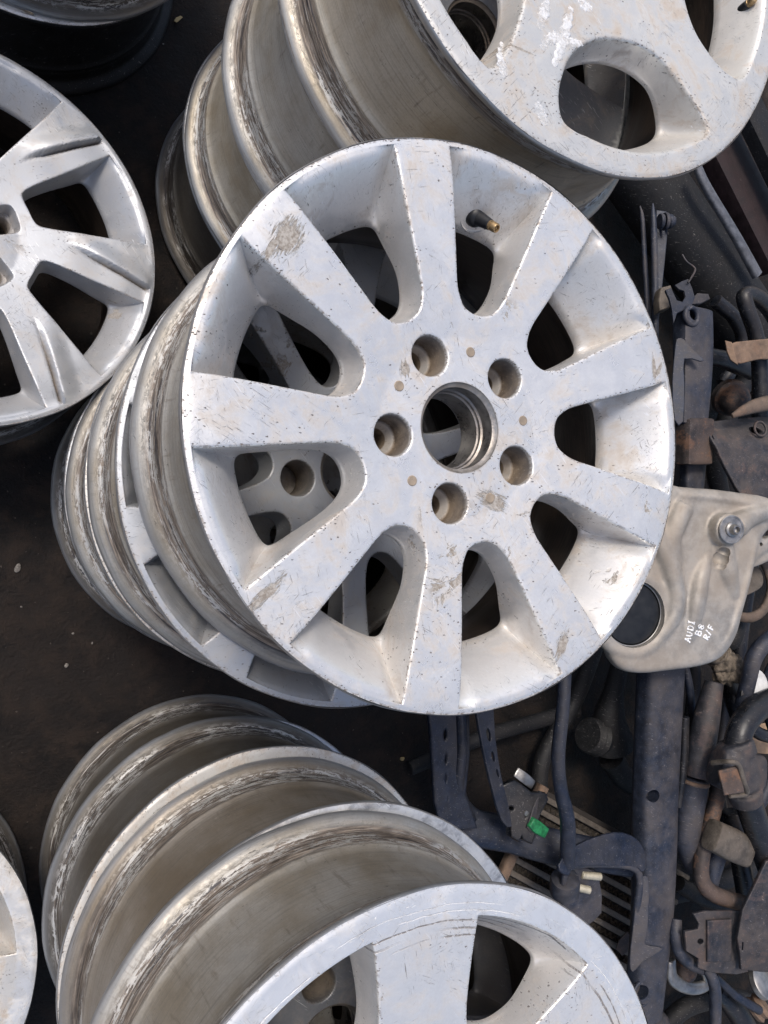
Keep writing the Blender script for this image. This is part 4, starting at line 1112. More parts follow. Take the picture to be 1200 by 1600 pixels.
for pts, rr, mt, lb in (
    ([(1240, 690, .20), (1190, 800, .22), (1160, 960, .18), (1150, 1060, .17)], 13, M_black, 'black bar running down behind the brown loop'),
    ([(1130, 1050, .16), (1128, 1130, .16), (1120, 1230, .15), (1140, 1330, .14)], 12, M_black, 'black bar behind the rusty thin pipe'),
    ([(1210, 1205, .18), (1180, 1262, .18), (1130, 1290, .17), (1090, 1360, .12)], 11, M_navy, 'navy bar slanting behind the dusty grey block'),
    ([(1240, 1265, .24), (1204, 1300, .24), (1196, 1350, .23), (1220, 1400, .22)], 10, M_navy2, 'grey-blue bent tube at the right edge below the square clamp'),
    ([(1060, 1380, .12), (1090, 1400, .12), (1130, 1415, .12), (1180, 1450, .10)], 12, M_dim, 'dim bar under the stamped plate'),
    ([(1040, 1600, .06), (1080, 1570, .07), (1150, 1560, .06), (1230, 1590, .06)], 14, M_dim, 'dim bar across the lower right corner'),
    ([(1200, 560, .12), (1150, 620, .13), (1120, 720, .12), (1130, 800, .10)], 15, M_dim, 'dim bar behind the rubber boot'),
    ([(1118, 470, .18), (1150, 500, .18), (1160, 540, .17), (1130, 600, .16)], 11, M_black, 'black bent tube right of the boxed arm top'),
    ([(1070, 1120, .24), (1068, 1190, .235), (1060, 1260, .23)], 7, M_black, 'slim glossy bar against the right side of the cross beam'),
    ([(1235, 1010, .2), (1206, 1050, .2), (1200, 1100, .2), (1225, 1180, .2)], 11, M_navy2, 'grey-blue tube beside the white cap at the right edge'),
    ([(930, 1010, .05), (900, 1090, .06), (850, 1180, .05), (842, 1240, .05)], 13, M_dim, 'dim bar on the ground left of the ribbed boot'),
    ([(1060, 1010, .2), (1075, 1060, .21), (1082, 1120, .2), (1078, 1180, .18)], 6, M_navy, 'thin navy rod under the lower edge of the knuckle')):
    o = tube('steel_bar', pts, rr, mt); T(o, lb, 'bar')

# -- bent boxed arm at the top with bushing sleeve
Z = .30
rt_ = root_at('boxed_arm', 1082, 600, Z)
b = tube('arm_box', [(1083, 486, Z), (1083, 540, Z), (1082, 600, Z), (1079, 662, Z - .005)], [31, 32, 30, 27], M_navy2, sect='box', aspect=.5, seg=32, power=6)
cutout(b, [hole_cut(1080, 492, Z + .01, 10, .03)])
bm = bmesh.new(); torus_bm(bm, P(1080, 494, Z + .0165), VUP, .0145, .0042, flat=1.2)
sl_ = bm_obj('bush_sleeve', bm, M_navy2)
fl = plate('flared_flange', [(1056, 540), (1060, 530), (1068, 532), (1080, 546), (1096, 560), (1094, 564), (1068, 560), (1068, 600), (1066, 658), (1054, 655), (1051, 600)], (1064, 590, Z + .022), tiltn(-.5, .05), .004, M_navy2, bevel=.0014, smooth_outline=2)
cl = tube('rusty_clamp', [(1084, 656, Z - .004), (1083, 690, Z - .008), (1082, 724, Z - .012)], [29, 29, 28], M_rusty, sect='box', aspect=.62, seg=28, power=7)
cl['label'] = 'rusty brown clamp plate'
tl = tube('arm_tail', [(1083, 716, Z - .03), (1081, 760, Z - .035), (1078, 800, Z - .04)], [22, 20, 18], M_navy2, sect='box', aspect=.5, seg=24)
adopt(rt_, b, sl_, fl, cl, tl)
T(rt_, 'boxed blue-grey control arm standing upright with a round bushing sleeve at its top', 'control arm')

# -- notched bracket and wire
nb_ = plate('notched_bracket', [(1040, 455), (1047, 452), (1052, 462), (1056, 471), (1066, 474), (1071, 465), (1069, 455), (1060, 452), (1055, 447), (1066, 441), (1074, 438), (1080, 452), (1084, 466), (1078, 480), (1056, 490), (1052, 502), (1050, 485), (1046, 468)], (1062, 465, .30), tiltn(-.25, .5), .005, M_navy, bevel=.0012)
T(nb_, 'small blue bracket with a round notch, at the top of the boxed arm', 'bracket')
wr = tube('thin_wire', [(1066, 398, .28), (1073, 409, .285), (1086, 420, .29), (1080, 434, .30), (1075, 442, .30)], 1.6, M_brown, seg=8)
T(wr, 'thin bent wire rising from the notched bracket', 'wire')
nb_ = plate('steel_tab', [(1088, 461), (1104, 462), (1106, 468), (1092, 475), (1076, 476)], (1090, 467, .30), tiltn(0, .4), .008, M_brown, bevel=.0015)
T(nb_, 'short grey steel tab right of the notched bracket', 'metal tab')
nb_ = plate('pale_block', [(1030, 455), (1042, 452), (1048, 470), (1040, 482), (1028, 486), (1027, 472)], (1036, 468, .24), tiltn(-.2, .2), .02, M_fin, bevel=.003)
T(nb_, 'pale dusty block just left of the notched bracket', 'block')

# -- three slim linkage rods
rt_ = root_at('wiper_linkage', 1025, 400, .2)
obs = []
obs.append(tube('rod', [(1000, 322, .20), (1004, 345, .20), (1008, 420, .20), (1014, 520, .20)], [1.2, 3.4, 4, 4], M_navy2, seg=14))
obs.append(tube('rod', [(1020, 318, .23), (1021, 345, .23), (1023, 420, .225), (1024, 540, .22)], [1.2, 4.5, 5.4, 5.2], M_navy2, seg=14))
obs.append(plate('flat_link', [(1026, 330), (1040, 332), (1042, 350), (1040, 380), (1034, 440), (1028, 500), (1018, 500), (1022, 430), (1025, 380)], (1032, 410, .21), tiltn(-.5, .1), .005, M_navy, bevel=.0014))
for k, (xx_, rr) in enumerate(((1030, .013), (1037, .015), (1044, .012), (1048, .009))):
    obs.append(lathe('pivot_washer', [(.0001, 0), (rr, 0), (rr + .001, .002), (rr, .006), (.0001, .006)], P(xx_, 346, .225), (1, .05, .35), M_navy2, seg=24))
adopt(rt_, *obs)
T(rt_, 'slim dark linkage rods with a washer pivot, right of the nine-spoke wheel', 'linkage')

# -- large dark body, pale rod, maroon beam in the upper right corner
bm = bmesh.new()
cyl_p = [P(985, 250, .10), P(1060, 360, .105), P(1150, 490, .11), P(1240, 620, .11)]
sweep_bm(bm, cyl_p, [.072] * 4, seg=40)
o = bm_obj('silencer_body', bm, M_dim, sharp=60)
T(o, 'big dark cylindrical body lying diagonally at the upper right', 'silencer')
o = tube('pale_rod', [(1088, 258, .22), (1106, 296, .218), (1150, 370, .212), (1183, 430, .208)], [7.5, 8, 8.5, 9], M_greyrod, sect='box', aspect=.7, seg=24, power=3)
T(o, 'straight pale grey rod lying across the big dark cylinder', 'rod')
o = tube('maroon_beam', [(1090, 160, .15), (1150, 280, .15), (1215, 410, .15)], [38, 38, 38], M_maroon, sect='box', aspect=.5, seg=24, power=7)
T(o, 'dark maroon painted beam in the upper right corner', 'beam')
o = tube('black_rail', [(1150, 130, .22), (1205, 245, .22), (1260, 360, .22)], [24, 24, 24], M_dim, sect='box', aspect=.6, seg=24, power=7)
T(o, 'black rail at the right edge beyond the maroon beam', 'rail')

# -- hooked black bar and clip plate
o = tube('hooked_bar', [(1225, 520, .26), (1203, 484, .285), (1180, 462, .30), (1163, 462, .305), (1168, 485, .305), (1180, 520, .30), (1187, 570, .295), (1188, 640, .285), (1186, 700, .27)], [13, 12.5, 12, 12, 12, 12, 12.5, 13, 13], M_black, seg=22)
T(o, 'hooked black bar at the right edge above the big pressed plate', 'stabiliser bar')
rt_ = root_at('clip_plate', 1170, 548, .32)
a = plate('clip_face', [(1139, 540), (1150, 536), (1200, 531), (1235, 532), (1235, 560), (1185, 560), (1155, 567), (1147, 565)], (1180, 548, .322), tiltn(-.15, -.1), .006, M_tan, bevel=.002)
b_ = plate('clip_end', [(1134, 534), (1142, 536), (1151, 568), (1142, 562), (1137, 550)], (1142, 550, .322), tiltn(-.8, 0), .005, M_tan, bevel=.0015)
adopt(rt_, a, b_)
T(rt_, 'tan dusty clip plate folded over the hooked black bar', 'clip plate')
o = tube('short_tube', [(1100, 556, .22), (1130, 562, .225), (1175, 580, .22)], [13, 14, 14], M_black)
T(o, 'short black tube between the boxed arm and the clip plate', 'tube')
bm = bmesh.new()
prof = [(.0001, .046), (.012, .045), (.022, .038), (.027, .028), (.030, .018), (.027, .014), (.034, .008), (.032, .002), (.036, -.006), (.0001, -.008)]
lathe_bm(bm, prof, 36, frame_at(P(1142, 622, .2), (-.4, -.35, .75)))
o = bm_obj('rubber_boot', bm, M_rusty, sharp=50)
T(o, 'brown dusty rubber boot above the big pressed plate', 'rubber boot')

# -- big pressed plate at the right edge
def bendf(v):
    return Vector((v.x, v.y, v.z - max(0, (-v.x * .8 - v.y * .6) - .005) ** 1.5 * 3.2))
rt_ = root_at('pressed_plate', 1170, 710, .33)
a = plate('plate_web', [(1109, 653), (1140, 652), (1175, 648), (1240, 640), (1250, 800), (1190, 795), (1166, 787), (1148, 760), (1128, 722), (1114, 690)], (1165, 700, .33), tiltn(-.15, .1), .008, M_brown, bevel=.002, bend=bendf,
          holes=[circ_px(1188, 670, 10, 20, .9), [(1113, 672), (1118, 672), (1119, 688), (1114, 688)]])
b_ = tube('folded_top', [(1144, 650, .333), (1165, 640, .338), (1190, 632, .34), (1240, 624, .34)], [4, 9, 12, 13], M_loop, seg=16, aspect=.7)
bm = bmesh.new(); torus_bm(bm, P(1188, 670, .335), tiltn(-.15, .1), .0125, .0022)
c_ = bm_obj('hole_collar', bm, M_brown)
adopt(rt_, a, b_, c_)
T(rt_, 'big brown pressed steel plate with a round hole at the right edge', 'steel plate')

# -- cast aluminium knuckle with handwriting
Zk = .33; nk = tiltn(-.22, -.05); ok_ = P(1090, 930, Zk)
def KP(px, py, h=0.0): return onplane(px, py, ok_, nk) + nk * h
bm = bmesh.new()
def plate_into(bm, outline, org, nrm, thick, bevel, sm=4, lift=0.0):
    M = frame_at(org + nrm * lift, nrm); Mi = M.inverted()
    L = [Mi @ (onplane(px, py, org, nrm) + nrm * lift) for px, py in outline]
    L = catmull([Vector((v.x, v.y, 0)) for v in L], sm, closed=True)
    me = plate_mesh([(v.x, v.y) for v in L], thick, bevel, res=4); me.transform(M); bm.from_mesh(me); bpy.data.meshes.remove(me)
plate_into(bm, [(1010, 765), (1056, 771), (1110, 775), (1150, 780), (1188, 786), (1212, 800), (1200, 812), (1182, 828), (1172, 850), (1165, 880), (1157, 915), (1146, 955), (1136, 990), (1116, 1018), (1085, 1030), (1040, 1036), (1000, 1040), (972, 1036), (958, 1020), (950, 995), (940, 960), (950, 900), (975, 840)], ok_, nk, .030, .011)
# raised ring round the bushing
torus_bm(bm, KP(984, 958, .006), nk, .062, .0125, seg=48, s2=14)
# round ridge sweeping from the ring to the top
sweep_bm(bm, [KP(1022, 1000, .006), KP(1047, 950, .010), KP(1040, 890, .012), KP(1015, 830, .010), KP(1005, 780, .004)], [.012, .017, .018, .018, .014], seg=14)
# folded edge along the right and the bottom
sweep_bm(bm, [KP(1172, 845, .010), KP(1160, 900, .011), KP(1144, 955, .011), KP(1131, 992, .010), KP(1110, 1016, .009), KP(1080, 1027, .008), KP(1040, 1033, .008), KP(1000, 1036, .006)], [.006, .0065, .007, .007, .007, .0065, .006, .005], seg=12)
sweep_bm(bm, [KP(1056, 774, .010), KP(1110, 778, .012), KP(1160, 786, .012), KP(1212, 802, .010)], [.007, .007, .007, .007], seg=12)
sweep_bm(bm, [KP(1070, 1000, .004), KP(1078, 950, .010), KP(1085, 905, .011), KP(1098, 868, .008)], [.012, .016, .016, .010], seg=14)
# bolt boss and its rib
sweep_bm(bm, [KP(1118, 826, .004), KP(1118, 826, .034)], [.027, .026], seg=30)
sweep_bm(bm, [KP(1135, 822, .020), KP(1165, 806, .014), KP(1215, 795, .008)], [.022, .016, .014], seg=16)
sweep_bm(bm, [KP(1120, 850, .014), KP(1128, 890, .010), KP(1140, 930, .004)], [.016, .018, .014], seg=16)
sweep_bm(bm, [KP(1060, 790, .008), KP(1040, 840, .012), KP(1050, 880, .008)], [.020, .018, .012], seg=16)
# fork at the right
sweep_bm(bm, [KP(1168, 866, .0), KP(1195, 850, -.002), KP(1230, 846, -.004)], [.013, .012, .012], seg=14, sect='box')
sweep_bm(bm, [KP(1160, 880, -.004), KP(1180, 876, -.004), KP(1205, 866, -.004)], [.012, .010, .009], seg=14, sect='box')
rt_ = root_at('steering_knuckle', 1090, 930, Zk)
body = cast('knuckle_body', bm, M_alu, .0026, 7)
def kcut(px, py, r_, h0=-.04, h1=.06):
    return lambda bm: cyl_bm(bm, KP(px, py, h0), KP(px, py, h1), r_, 40)
def dimple(px, py, sx, h, r_):
    def f(bm):
        bmesh.ops.create_icosphere(bm, subdivisions=3, radius=r_, matrix=Matrix.Translation(KP(px, py, h)))
    return f
cutout(body, [kcut(984, 958, .053), dimple(1112, 872, 1, .0225, .013), dimple(1116, 862, 1, .024, .010), dimple(1110, 882, 1, .024, .011), dimple(1107, 892, 1, .028, .012), kcut(1182, 850, .0035), kcut(1196, 792, .004)])
for p_ in body.data.polygons: p_.use_smooth = True
body.data.set_sharp_from_angle(angle=R(50))
bush = lathe('rubber_bushing', [(.0001, .010), (.020, .009), (.040, .008), (.048, .007), (.050, .004), (.0512, .008), (.0528, .008), (.0528, -.02), (.0001, -.02)], KP(984, 958), nk, M_rubber, sharp=30)
bush.data.materials[0] = M_rubber
bm = bmesh.new(); torus_bm(bm, KP(984, 958, .007), nk, .0515, .0014, seg=64, s2=8)
brg = bm_obj('bushing_ring', bm, M_zinc)
flg = lathe('bolt_washer', [(.0001, 0), (.0225, 0), (.0230, .0012), (.0220, .0022), (.0200, .0022), (.0195, .0014), (.0001, .0014)], KP(1118, 826, .0385), nk, M_zinc, sharp=25)
blt = lathe('bolt', [(.0001, .001), (.0120, .001), (.0115, .003), (.0088, .005), (.0078, .012), (.0068, .0135), (.0048, .0135), (.0044, .007), (.0001, .006)], KP(1118, 826, .0395), nk, M_zinc, sharp=30)
lug_ = lathe('lower_bolt', [(.0001, -.01), (.017, -.01), (.018, .0), (.016, .006), (.008, .010), (.006, .016), (.0001, .017)], KP(966, 1020, -.006), nk + Vector((-.4, -.5, 0)), M_zinc)
# handwriting, laid on the casting with a paint marker
bpy.context.view_layer.update()
dgm = bmesh.new(); dgm.from_mesh(body.data); bvh = BVHTree.FromBMesh(dgm)
def stroke(bm, pts):
    pts = catmull([Vector((x, y, 0)) for x, y in pts], 5) if len(pts) > 2 else [Vector((*pts[0], 0)).lerp(Vector((*pts[1], 0)), k / 5) for k in range(6)]
    W = []
    cam_ = Vector((0, 0, CAM_H))
    for v in pts:
        d = Vector(CAMM @ np.array([(v.x - 600) / F_PX, -(v.y - 800) / F_PX, -1.0])).normalized()
        hit = bvh.ray_cast(cam_, d)
        if hit[0] is not None: W.append(hit[0] + hit[1] * 0.0004)
    if len(W) > 1:
        sweep_bm(bm, W, [.00145 * (1 + .2 * math.sin(i * 1.7)) for i in range(len(W))], seg=8, aspect=.45, smooth=2)
bm = bmesh.new()
def write(txt, ox, oy, ang, sx, sy, adv):
    """strokes in letter boxes 1 wide, 1.4 tall; baseline direction at ang (radians, image)"""
    G = {'A': [[(0, 0), (.35, .7), (.55, 1.4), (.75, .7), (.9, 0)], [(.2, .5), (.85, .55)]],
         'U': [[(0, 1.3), (.05, .4), (.4, 0), (.75, .4), (.8, 1.3)]],
         'D': [[(.05, 0), (.1, 1.35)], [(0, 1.3), (.7, 1.15), (.85, .6), (.6, .1), (0, 0)]],
         'I': [[(.3, 0), (.35, 1.4)], [(.05, 1.4), (.65, 1.4)], [(.0, 0), (.6, 0)]],
         'B': [[(.05, 0), (.1, 1.4)], [(.1, 1.4), (.7, 1.25), (.65, .85), (.15, .75)], [(.15, .75), (.85, .6), (.8, .1), (.05, 0)]],
         '8': [[(.45, .72), (.1, 1.05), (.45, 1.4), (.8, 1.05), (.45, .72), (.05, .35), (.45, 0), (.85, .35), (.45, .72)]],
         'R': [[(.05, 0), (.1, 1.4)], [(.1, 1.4), (.75, 1.2), (.65, .8), (.15, .7)], [(.3, .7), (.85, 0)]],
         '/': [[(0, -.1), (.6, 1.5)]], 'F': [[(.05, 0), (.1, 1.4)], [(.1, 1.4), (.85, 1.35)], [(.1, .75), (.7, .75)]]}
    dx = (math.cos(ang), math.sin(ang)); dy = (math.sin(ang), -math.cos(ang))
    x = 0
    for ch in txt:
        for st_ in G[ch]:
            stroke(bm, [(ox + dx[0] * (x + a * sx) + dy[0] * b * sy, oy + dx[1] * (x + a * sx) + dy[1] * b * sy) for a, b in st_])
        x += adv; oy += dy[1] * .5 * math.sin(x); ang += .03 * math.sin(x * 1.3); dx = (math.cos(ang), math.sin(ang)); dy = (math.sin(ang), -math.cos(ang))
write('AUDI', 1078, 1004, R(-77), 7.0, 6.6, 9.6)
write('B8', 1094, 994, R(-70), 7.5, 6.6, 10.5)
write('R/F', 1106, 1000, R(-62), 6.5, 6.4, 8.6)
ink = bm_obj('handwriting', bm, M_ink)
dgm.free()
adopt(rt_, body, bush, brg, flg, blt, lug_, ink)
T(rt_, 'cast aluminium steering knuckle with white handwriting and a black bushing', 'steering knuckle')

# -- loop and dusty plate right of the knuckle
bm = bmesh.new()
sweep_bm(bm, [P(1182, 868, .26), P(1196, 882, .26), P(1205, 915, .26), P(1196, 948, .26), P(1176, 964, .26), P(1152, 962, .26), P(1138, 950, .26)], [8 / 930, 9 / 930, 9 / 930, 9 / 930, 9 / 930, 8 / 930, 7 / 930], seg=18, aspect=.7)
o = bm_obj('towing_loop', bm, M_loop, sharp=60)
T(o, 'curved brown metal loop right of the aluminium knuckle', 'loop')
o = plate('oval_plate', [(1150, 890), (1172, 882), (1186, 892), (1190, 910), (1180, 922), (1150, 930)], (1165, 905, .25), tiltn(-.2, .2), .006, M_fin, bevel=.002, smooth_outline=4)
T(o, 'small dusty plate inside the brown loop', 'metal plate')
o = plate('slotted_lug', [(1150, 880), (1168, 852), (1190, 842), (1230, 846), (1230, 874), (1196, 872), (1168, 884)], (1185, 862, .30), tiltn(-.1, -.1), .012, M_alu, bevel=.003, holes=[circ_px(1181, 850, 7, 16, .5)])
T(o, 'pale slotted lug sticking out right of the knuckle', 'lug')

# -- bars and pipes on the right side
o = tube('upper_tube', [(1225, 985, .30), (1196, 1004, .30), (1178, 1028, .295), (1170, 1060, .285), (1160, 1105, .27)], [13, 13, 13, 12, 12], M_navy2)
T(o, 'blue-grey tube curving in from the right below the brown loop', 'tube')
o = tube('back_tube', [(1120, 990, .20), (1140, 1000, .21), (1150, 960, .21)], [15, 17, 16], M_dim)
T(o, 'dim tube end under the lower corner of the knuckle', 'tube')
bm = bmesh.new()
rnd = random.Random(11)
for c_, r_ in (((1118, 1020), .022), ((1130, 1034), .026), ((1142, 1050), .024), ((1128, 1055), .016), ((1150, 1036), .016)):
    bmesh.ops.create_icosphere(bm, subdivisions=4, radius=r_, matrix=Matrix.Translation(P(c_[0], c_[1], .24)))
from mathutils import noise as mn
for v in bm.verts:
    n_ = mn.turbulence(v.co * 55, 4, True); m_ = mn.noise(Vector((v.co.x * 190, v.co.y * 60, v.co.z * 60)))
    v.co += (v.co - P(1132, 1038, .24)).normalized() * (n_ * .010 - .006 + m_ * .004)
o = bm_obj('muddy_rag', bm, M_rag, smooth=True)
T(o, 'clump of muddy fibre stuck under the right side of the knuckle', 'rag')
rt_ = root_at('white_cap', 1178, 1070, .26)
a = plate('cap_body', [(1170, 1052), (1182, 1050), (1192, 1062), (1194, 1082), (1178, 1090), (1162, 1082)], (1178, 1070, .262), tiltn(-.2, .4), .016, M_white, bevel=.004, smooth_outline=3)
b_ = plate('black_strap', [(1166, 1052), (1176, 1042), (1182, 1048), (1176, 1064), (1170, 1082), (1158, 1086), (1160, 1068)], (1168, 1062, .276), tiltn(-.2, .4), .006, M_black, bevel=.0015, holes=[circ_px(1169, 1059, 3.4, 12)])
adopt(rt_, a, b_)
T(rt_, 'white plastic cap with a black strap above the thick black bar', 'plastic cap')
o = plate('cardboard_scrap', [(1176, 1132), (1240, 1128), (1240, 1180), (1182, 1176), (1174, 1160)], (1190, 1152, .12), tiltn(-.1, .1), .004, M_card, bevel=.001)
T(o, 'torn brown cardboard scrap at the right edge behind the black bar', 'cardboard')
o = tube('thin_black_bar', [(1168, 1130, .20), (1186, 1146, .20), (1210, 1152, .20), (1240, 1150, .20)], 10, M_black)
T(o, 'thinner black bar crossing the cardboard scrap', 'bar')
o = tube('dark_elbow', [(1140, 1070, .2), (1148, 1095, .22), (1155, 1120, .22)], [13, 15, 14], M_black)
T(o, 'short black elbow left of the white cap', 'tube')
rt_ = root_at('stabiliser_bar', 1160, 1200, .30)
a = tube('upper_bend', [(1250, 1085, .28), (1215, 1092, .30), (1185, 1105, .31), (1162, 1130, .315), (1152, 1160, .315), (1150, 1200, .31)], [20, 20, 20, 20, 20, 20], M_black, seg=26)
b_ = tube('lower_length', [(1158, 1215, .31), (1172, 1262, .30), (1188, 1310, .29), (1212, 1380, .27)], [22, 21, 20, 20], M_black, seg=26)
bm = bmesh.new()
sweep_bm(bm, [P(1119, 1196, .31), P(1150, 1206, .32), P(1180, 1204, .31)], [.032, .036, .030], seg=24, sect='box', aspect=.75, power=4)
sweep_bm(bm, [P(1148, 1160, .315), P(1154, 1180, .318)], [.031, .031], seg=24)
sweep_bm(bm, [P(1162, 1232, .31), P(1166, 1250, .305)], [.031, .028], seg=24)
cl = cast('clamp_body', bm, M_brown, .003, 5)
st_ = tube('clamp_strap', [(1113, 1192, .330), (1140, 1190, .362), (1154, 1196, .360), (1162, 1222, .358), (1166, 1240, .345), (1140, 1244, .345)], [4, 4, 4, 4.5, 4, 3.5], M_fin, seg=10)
wf = plate('clamp_window', [(1124, 1206), (1152, 1198), (1160, 1236), (1132, 1240)], (1142, 1220, .352), tiltn(-.25, 0), .006, M_rusty, bevel=.0025)
adopt(rt_, a, b_, cl, st_, wf)
T(rt_, 'thick curved black stabiliser bar with a square clamp on it', 'stabiliser bar')

rt_ = root_at('radius_arm', 1090, 1230, .24)
a = tube('upper_tube', [(1116, 1066, .255), (1104, 1120, .25), (1096, 1165, .245), (1088, 1212, .24)], [14, 20, 21, 19], M_brown, seg=24)
b_ = tube('lower_tube', [(1087, 1218, .24), (1078, 1262, .235), (1072, 1310, .225), (1084, 1350, .21)], [20, 22, 21, 17], M_navy2, seg=24)
bm = bmesh.new(); torus_bm(bm, P(1086, 1222, .24), (P(1096, 1165, .245) - P(1088, 1212, .24)), .0215, .0038, seg=40, s2=10)
c_ = bm_obj('collar', bm, M_tan)
adopt(rt_, a, b_, c_)
T(rt_, 'brown and blue-grey radius arm with a tan collar, right of the cross beam', 'radius arm')
o = tube('rusty_pipe', [(1130, 1208, .25), (1118, 1255, .25), (1106, 1300, .25), (1096, 1345, .25), (1098, 1378, .25), (1118, 1398, .25), (1165, 1412, .24), (1190, 1416, .23)], [13, 12, 12, 12, 12.5, 13, 12, 12], M_rusty, seg=20)
T(o, 'thin rusty pipe bending to the right under the square clamp', 'pipe')
rt_ = root_at('bush_block', 1142, 1320, .27)
bm = bmesh.new()
sweep_bm(bm, [P(1112, 1304, .272), P(1140, 1318, .275), P(1164, 1330, .27)], [.026, .028, .026], seg=24, sect='box', aspect=.7, power=4)
a = bm_obj('block', bm, M_fin, sharp=50)
b_ = tube('stem', [(1122, 1330, .24), (1112, 1368, .235), (1106, 1400, .23)], [15, 13, 11], M_navy2, seg=18)
c_ = lathe('block_nut', [(.0001, 0), (.012, 0), (.014, .003), (.012, .014), (.0001, .015)], P(1163, 1328, .27), (.8, -.3, .4), M_brown, seg=6)
adopt(rt_, a, b_, c_)
T(rt_, 'dusty grey bush block below the square clamp', 'bush block')
o = tube('rear_bar', [(1145, 1268, .2), (1150, 1300, .2), (1158, 1350, .19), (1170, 1420, .18)], 15, M_black)
T(o, 'dark bar passing behind the grey bush block', 'bar')
rt_ = root_at('stamped_plate', 1118, 1470, .26)
a = plate('plate_web', [(1084, 1428), (1100, 1424), (1168, 1424), (1166, 1516), (1150, 1520), (1110, 1517), (1090, 1510), (1092, 1496), (1072, 1484), (1070, 1456), (1090, 1452), (1092, 1442)], (1120, 1470, .262), tiltn(-.05, -.1), .006, M_brown, bevel=.0018, holes=[circ_px(1093, 1470, 6, 16)])
b_ = plate('raised_panel', [(1106, 1440), (1140, 1438), (1140, 1500), (1106, 1500)], (1122, 1470, .268), tiltn(-.05, -.1), .006, M_brown, bevel=.0028)
adopt(rt_, a, b_)
T(rt_, 'brown stamped plate with a raised square and one hole near the lower right', 'steel plate')
o = plate('slotted_plate', [(1196, 1346), (1240, 1330), (1250, 1530), (1200, 1526), (1166, 1520), (1152, 1465), (1160, 1420), (1180, 1380)], (1190, 1450, .30), tiltn(-.35, 0), .008, M_brown, bevel=.002, holes=[[(1157, 1470), (1162, 1470), (1163, 1487), (1158, 1487)]], bend=lambda v: Vector((v.x, v.y, v.z - max(0, v.x) ** 2 * 3)))
T(o, 'curved slotted plate at the right edge beside the stamped plate', 'steel plate')
o = tube('bent_pipe', [(1056, 1436, .23), (1056, 1462, .235), (1062, 1488, .235), (1078, 1504, .235), (1098, 1514, .23)], [9, 9.5, 9.5, 10, 9], M_navy2, seg=18)
T(o, 'short bent blue pipe left of the stamped plate', 'pipe')
rt_ = root_at('corroded_bush', 1076, 1524, .16)
bm = bmesh.new()
sweep_bm(bm, [P(1048, 1500, .16), P(1052, 1530, .16), P(1080, 1544, .16), P(1104, 1538, .16), P(1102, 1520, .165), P(1080, 1508, .165)], [.010, .012, .012, .011, .009, .006], seg=16, aspect=.7)
a = bm_obj('bush_shell', bm, M_zinc)
bm = bmesh.new(); bmesh.ops.create_icosphere(bm, subdivisions=3, radius=.022, matrix=Matrix.Translation(P(1070, 1516, .15)))
b_ = bm_obj('bush_core', bm, M_rusty)
adopt(rt_, a, b_)
T(rt_, 'corroded pale metal bush under the bent blue pipe', 'bush')
o = tube('brake_pipe', [(1104, 1512, .24), (1114, 1532, .245), (1118, 1560, .245), (1116, 1640, .24)], [8.5, 9, 9, 9], M_navy2, seg=18)
T(o, 'thin blue pipe dropping to the bottom edge below the stamped plate', 'pipe')
o = tube('thin_link', [(1118, 1526, .20), (1150, 1556, .20), (1186, 1578, .20)], [5, 6.5, 7], M_navy, seg=14)
T(o, 'thin link slanting towards the small ball joint', 'rod')
rt_ = root_at('small_ball_joint', 1188, 1552, .2)
a = lathe('chrome_ring', [(.0001, 0), (.026, 0), (.030, .004), (.030, .014), (.025, .018), (.0001, .018)], P(1184, 1536, .19), (.2, .5, .8), M_zinc)
b_ = lathe('brown_boot', [(.0001, 0), (.020, 0), (.024, .006), (.020, .012), (.024, .02), (.018, .028), (.0001, .03)], P(1176, 1580, .18), (.5, .6, .5), M_tan)
adopt(rt_, a, b_)
T(rt_, 'small ball joint with a chrome ring near the lower right corner', 'ball joint')
o = tube('dark_pipe', [(1118, 1545, .14), (1142, 1570, .14), (1168, 1610, .14), (1185, 1660, .13)], [14, 16, 17, 17], M_black)
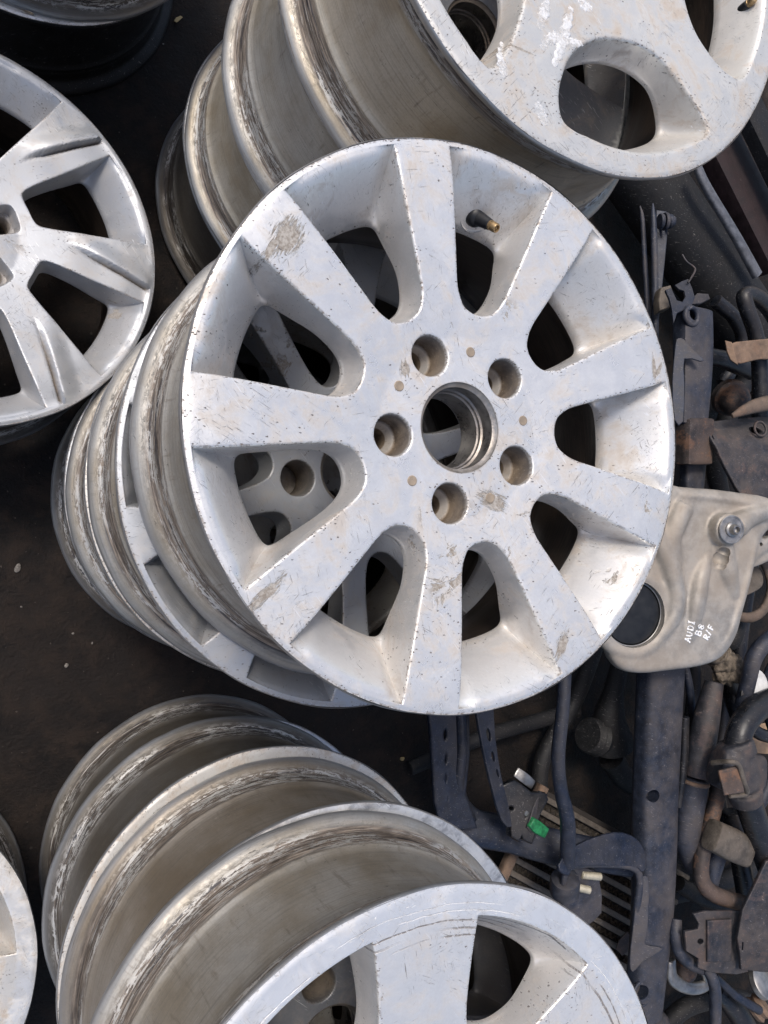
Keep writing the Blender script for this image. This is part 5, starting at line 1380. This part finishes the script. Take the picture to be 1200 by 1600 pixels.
T(o, 'dark blue-black pipe at the bottom edge right of the thin pipe', 'pipe')
o = plate('rust_flake', [(968, 1468), (980, 1456), (983, 1466), (980, 1486), (972, 1492), (963, 1482)], (973, 1475, .10), tiltn(-.2, 0), .003, M_rusty, bevel=.001)
T(o, 'orange rust flake under the cross beam', 'rust flake')
o = tube('beam_end_pipe', [(1006, 1585, .15), (1030, 1596, .15), (1046, 1640, .14)], [16, 15, 14], M_brown)
T(o, 'grey-brown pipe end below the cross beam at the bottom edge', 'pipe')

# ------------------------------------------------------------------ small litter on the ground
def pebble(px, py, r_, seed, mat, label, cat='pebble', sq=.6):
    bm = bmesh.new(); bmesh.ops.create_icosphere(bm, subdivisions=3, radius=r_)
    r_ *= 1
    for v in bm.verts:
        v.co *= 0.72 * (1 + .55 * mn.noise(v.co * (0.8 / r_) + Vector((seed, 0, 0)))); v.co.z *= sq * .7
        v.co.x *= 1.25
    o = bm_obj('pebble', bm, mat); o.location = P(px, py, 0) + Vector((0, 0, r_ * sq * .5)); o.rotation_euler = (0, 0, seed)
    T(o, label, cat, 'litter on the dark ground')
pebble(28, 887, .0065, 1.2, M_stone, 'largest pale chip lying on the dark ground at the left edge')
pebble(104, 1040, .0038, 2.2, M_stone, 'small pale chip on the ground left of the lower stack')
pebble(114, 990, .002, 3.2, M_stone, 'tiny pale grain under the middle stack, left one of two')
pebble(144, 1005, .0018, 4.2, M_stone, 'tiny pale grain under the middle stack, right one of two')
pebble(33, 948, .0016, 5.2, M_stone, 'tiny grain on the ground just below the largest chip')
pebble(628, 1186, .0045, 6.2, M_leaf, 'tan crumb on the ground below the middle stack')
pebble(255, 69, .0018, 7.2, M_stone, 'tiny pale grain on the dark ground near the dry leaf')
lf = plate('dry_leaf', [(272, 33), (275, 28), (282, 25), (285, 27), (281, 31), (276, 35)], (278, 30, .004), tiltn(.2, .2), .0012, M_leaf, bevel=.0003)
T(lf, 'small dry leaf on the dark ground between the two upper stacks', 'leaf', 'litter on the dark ground')
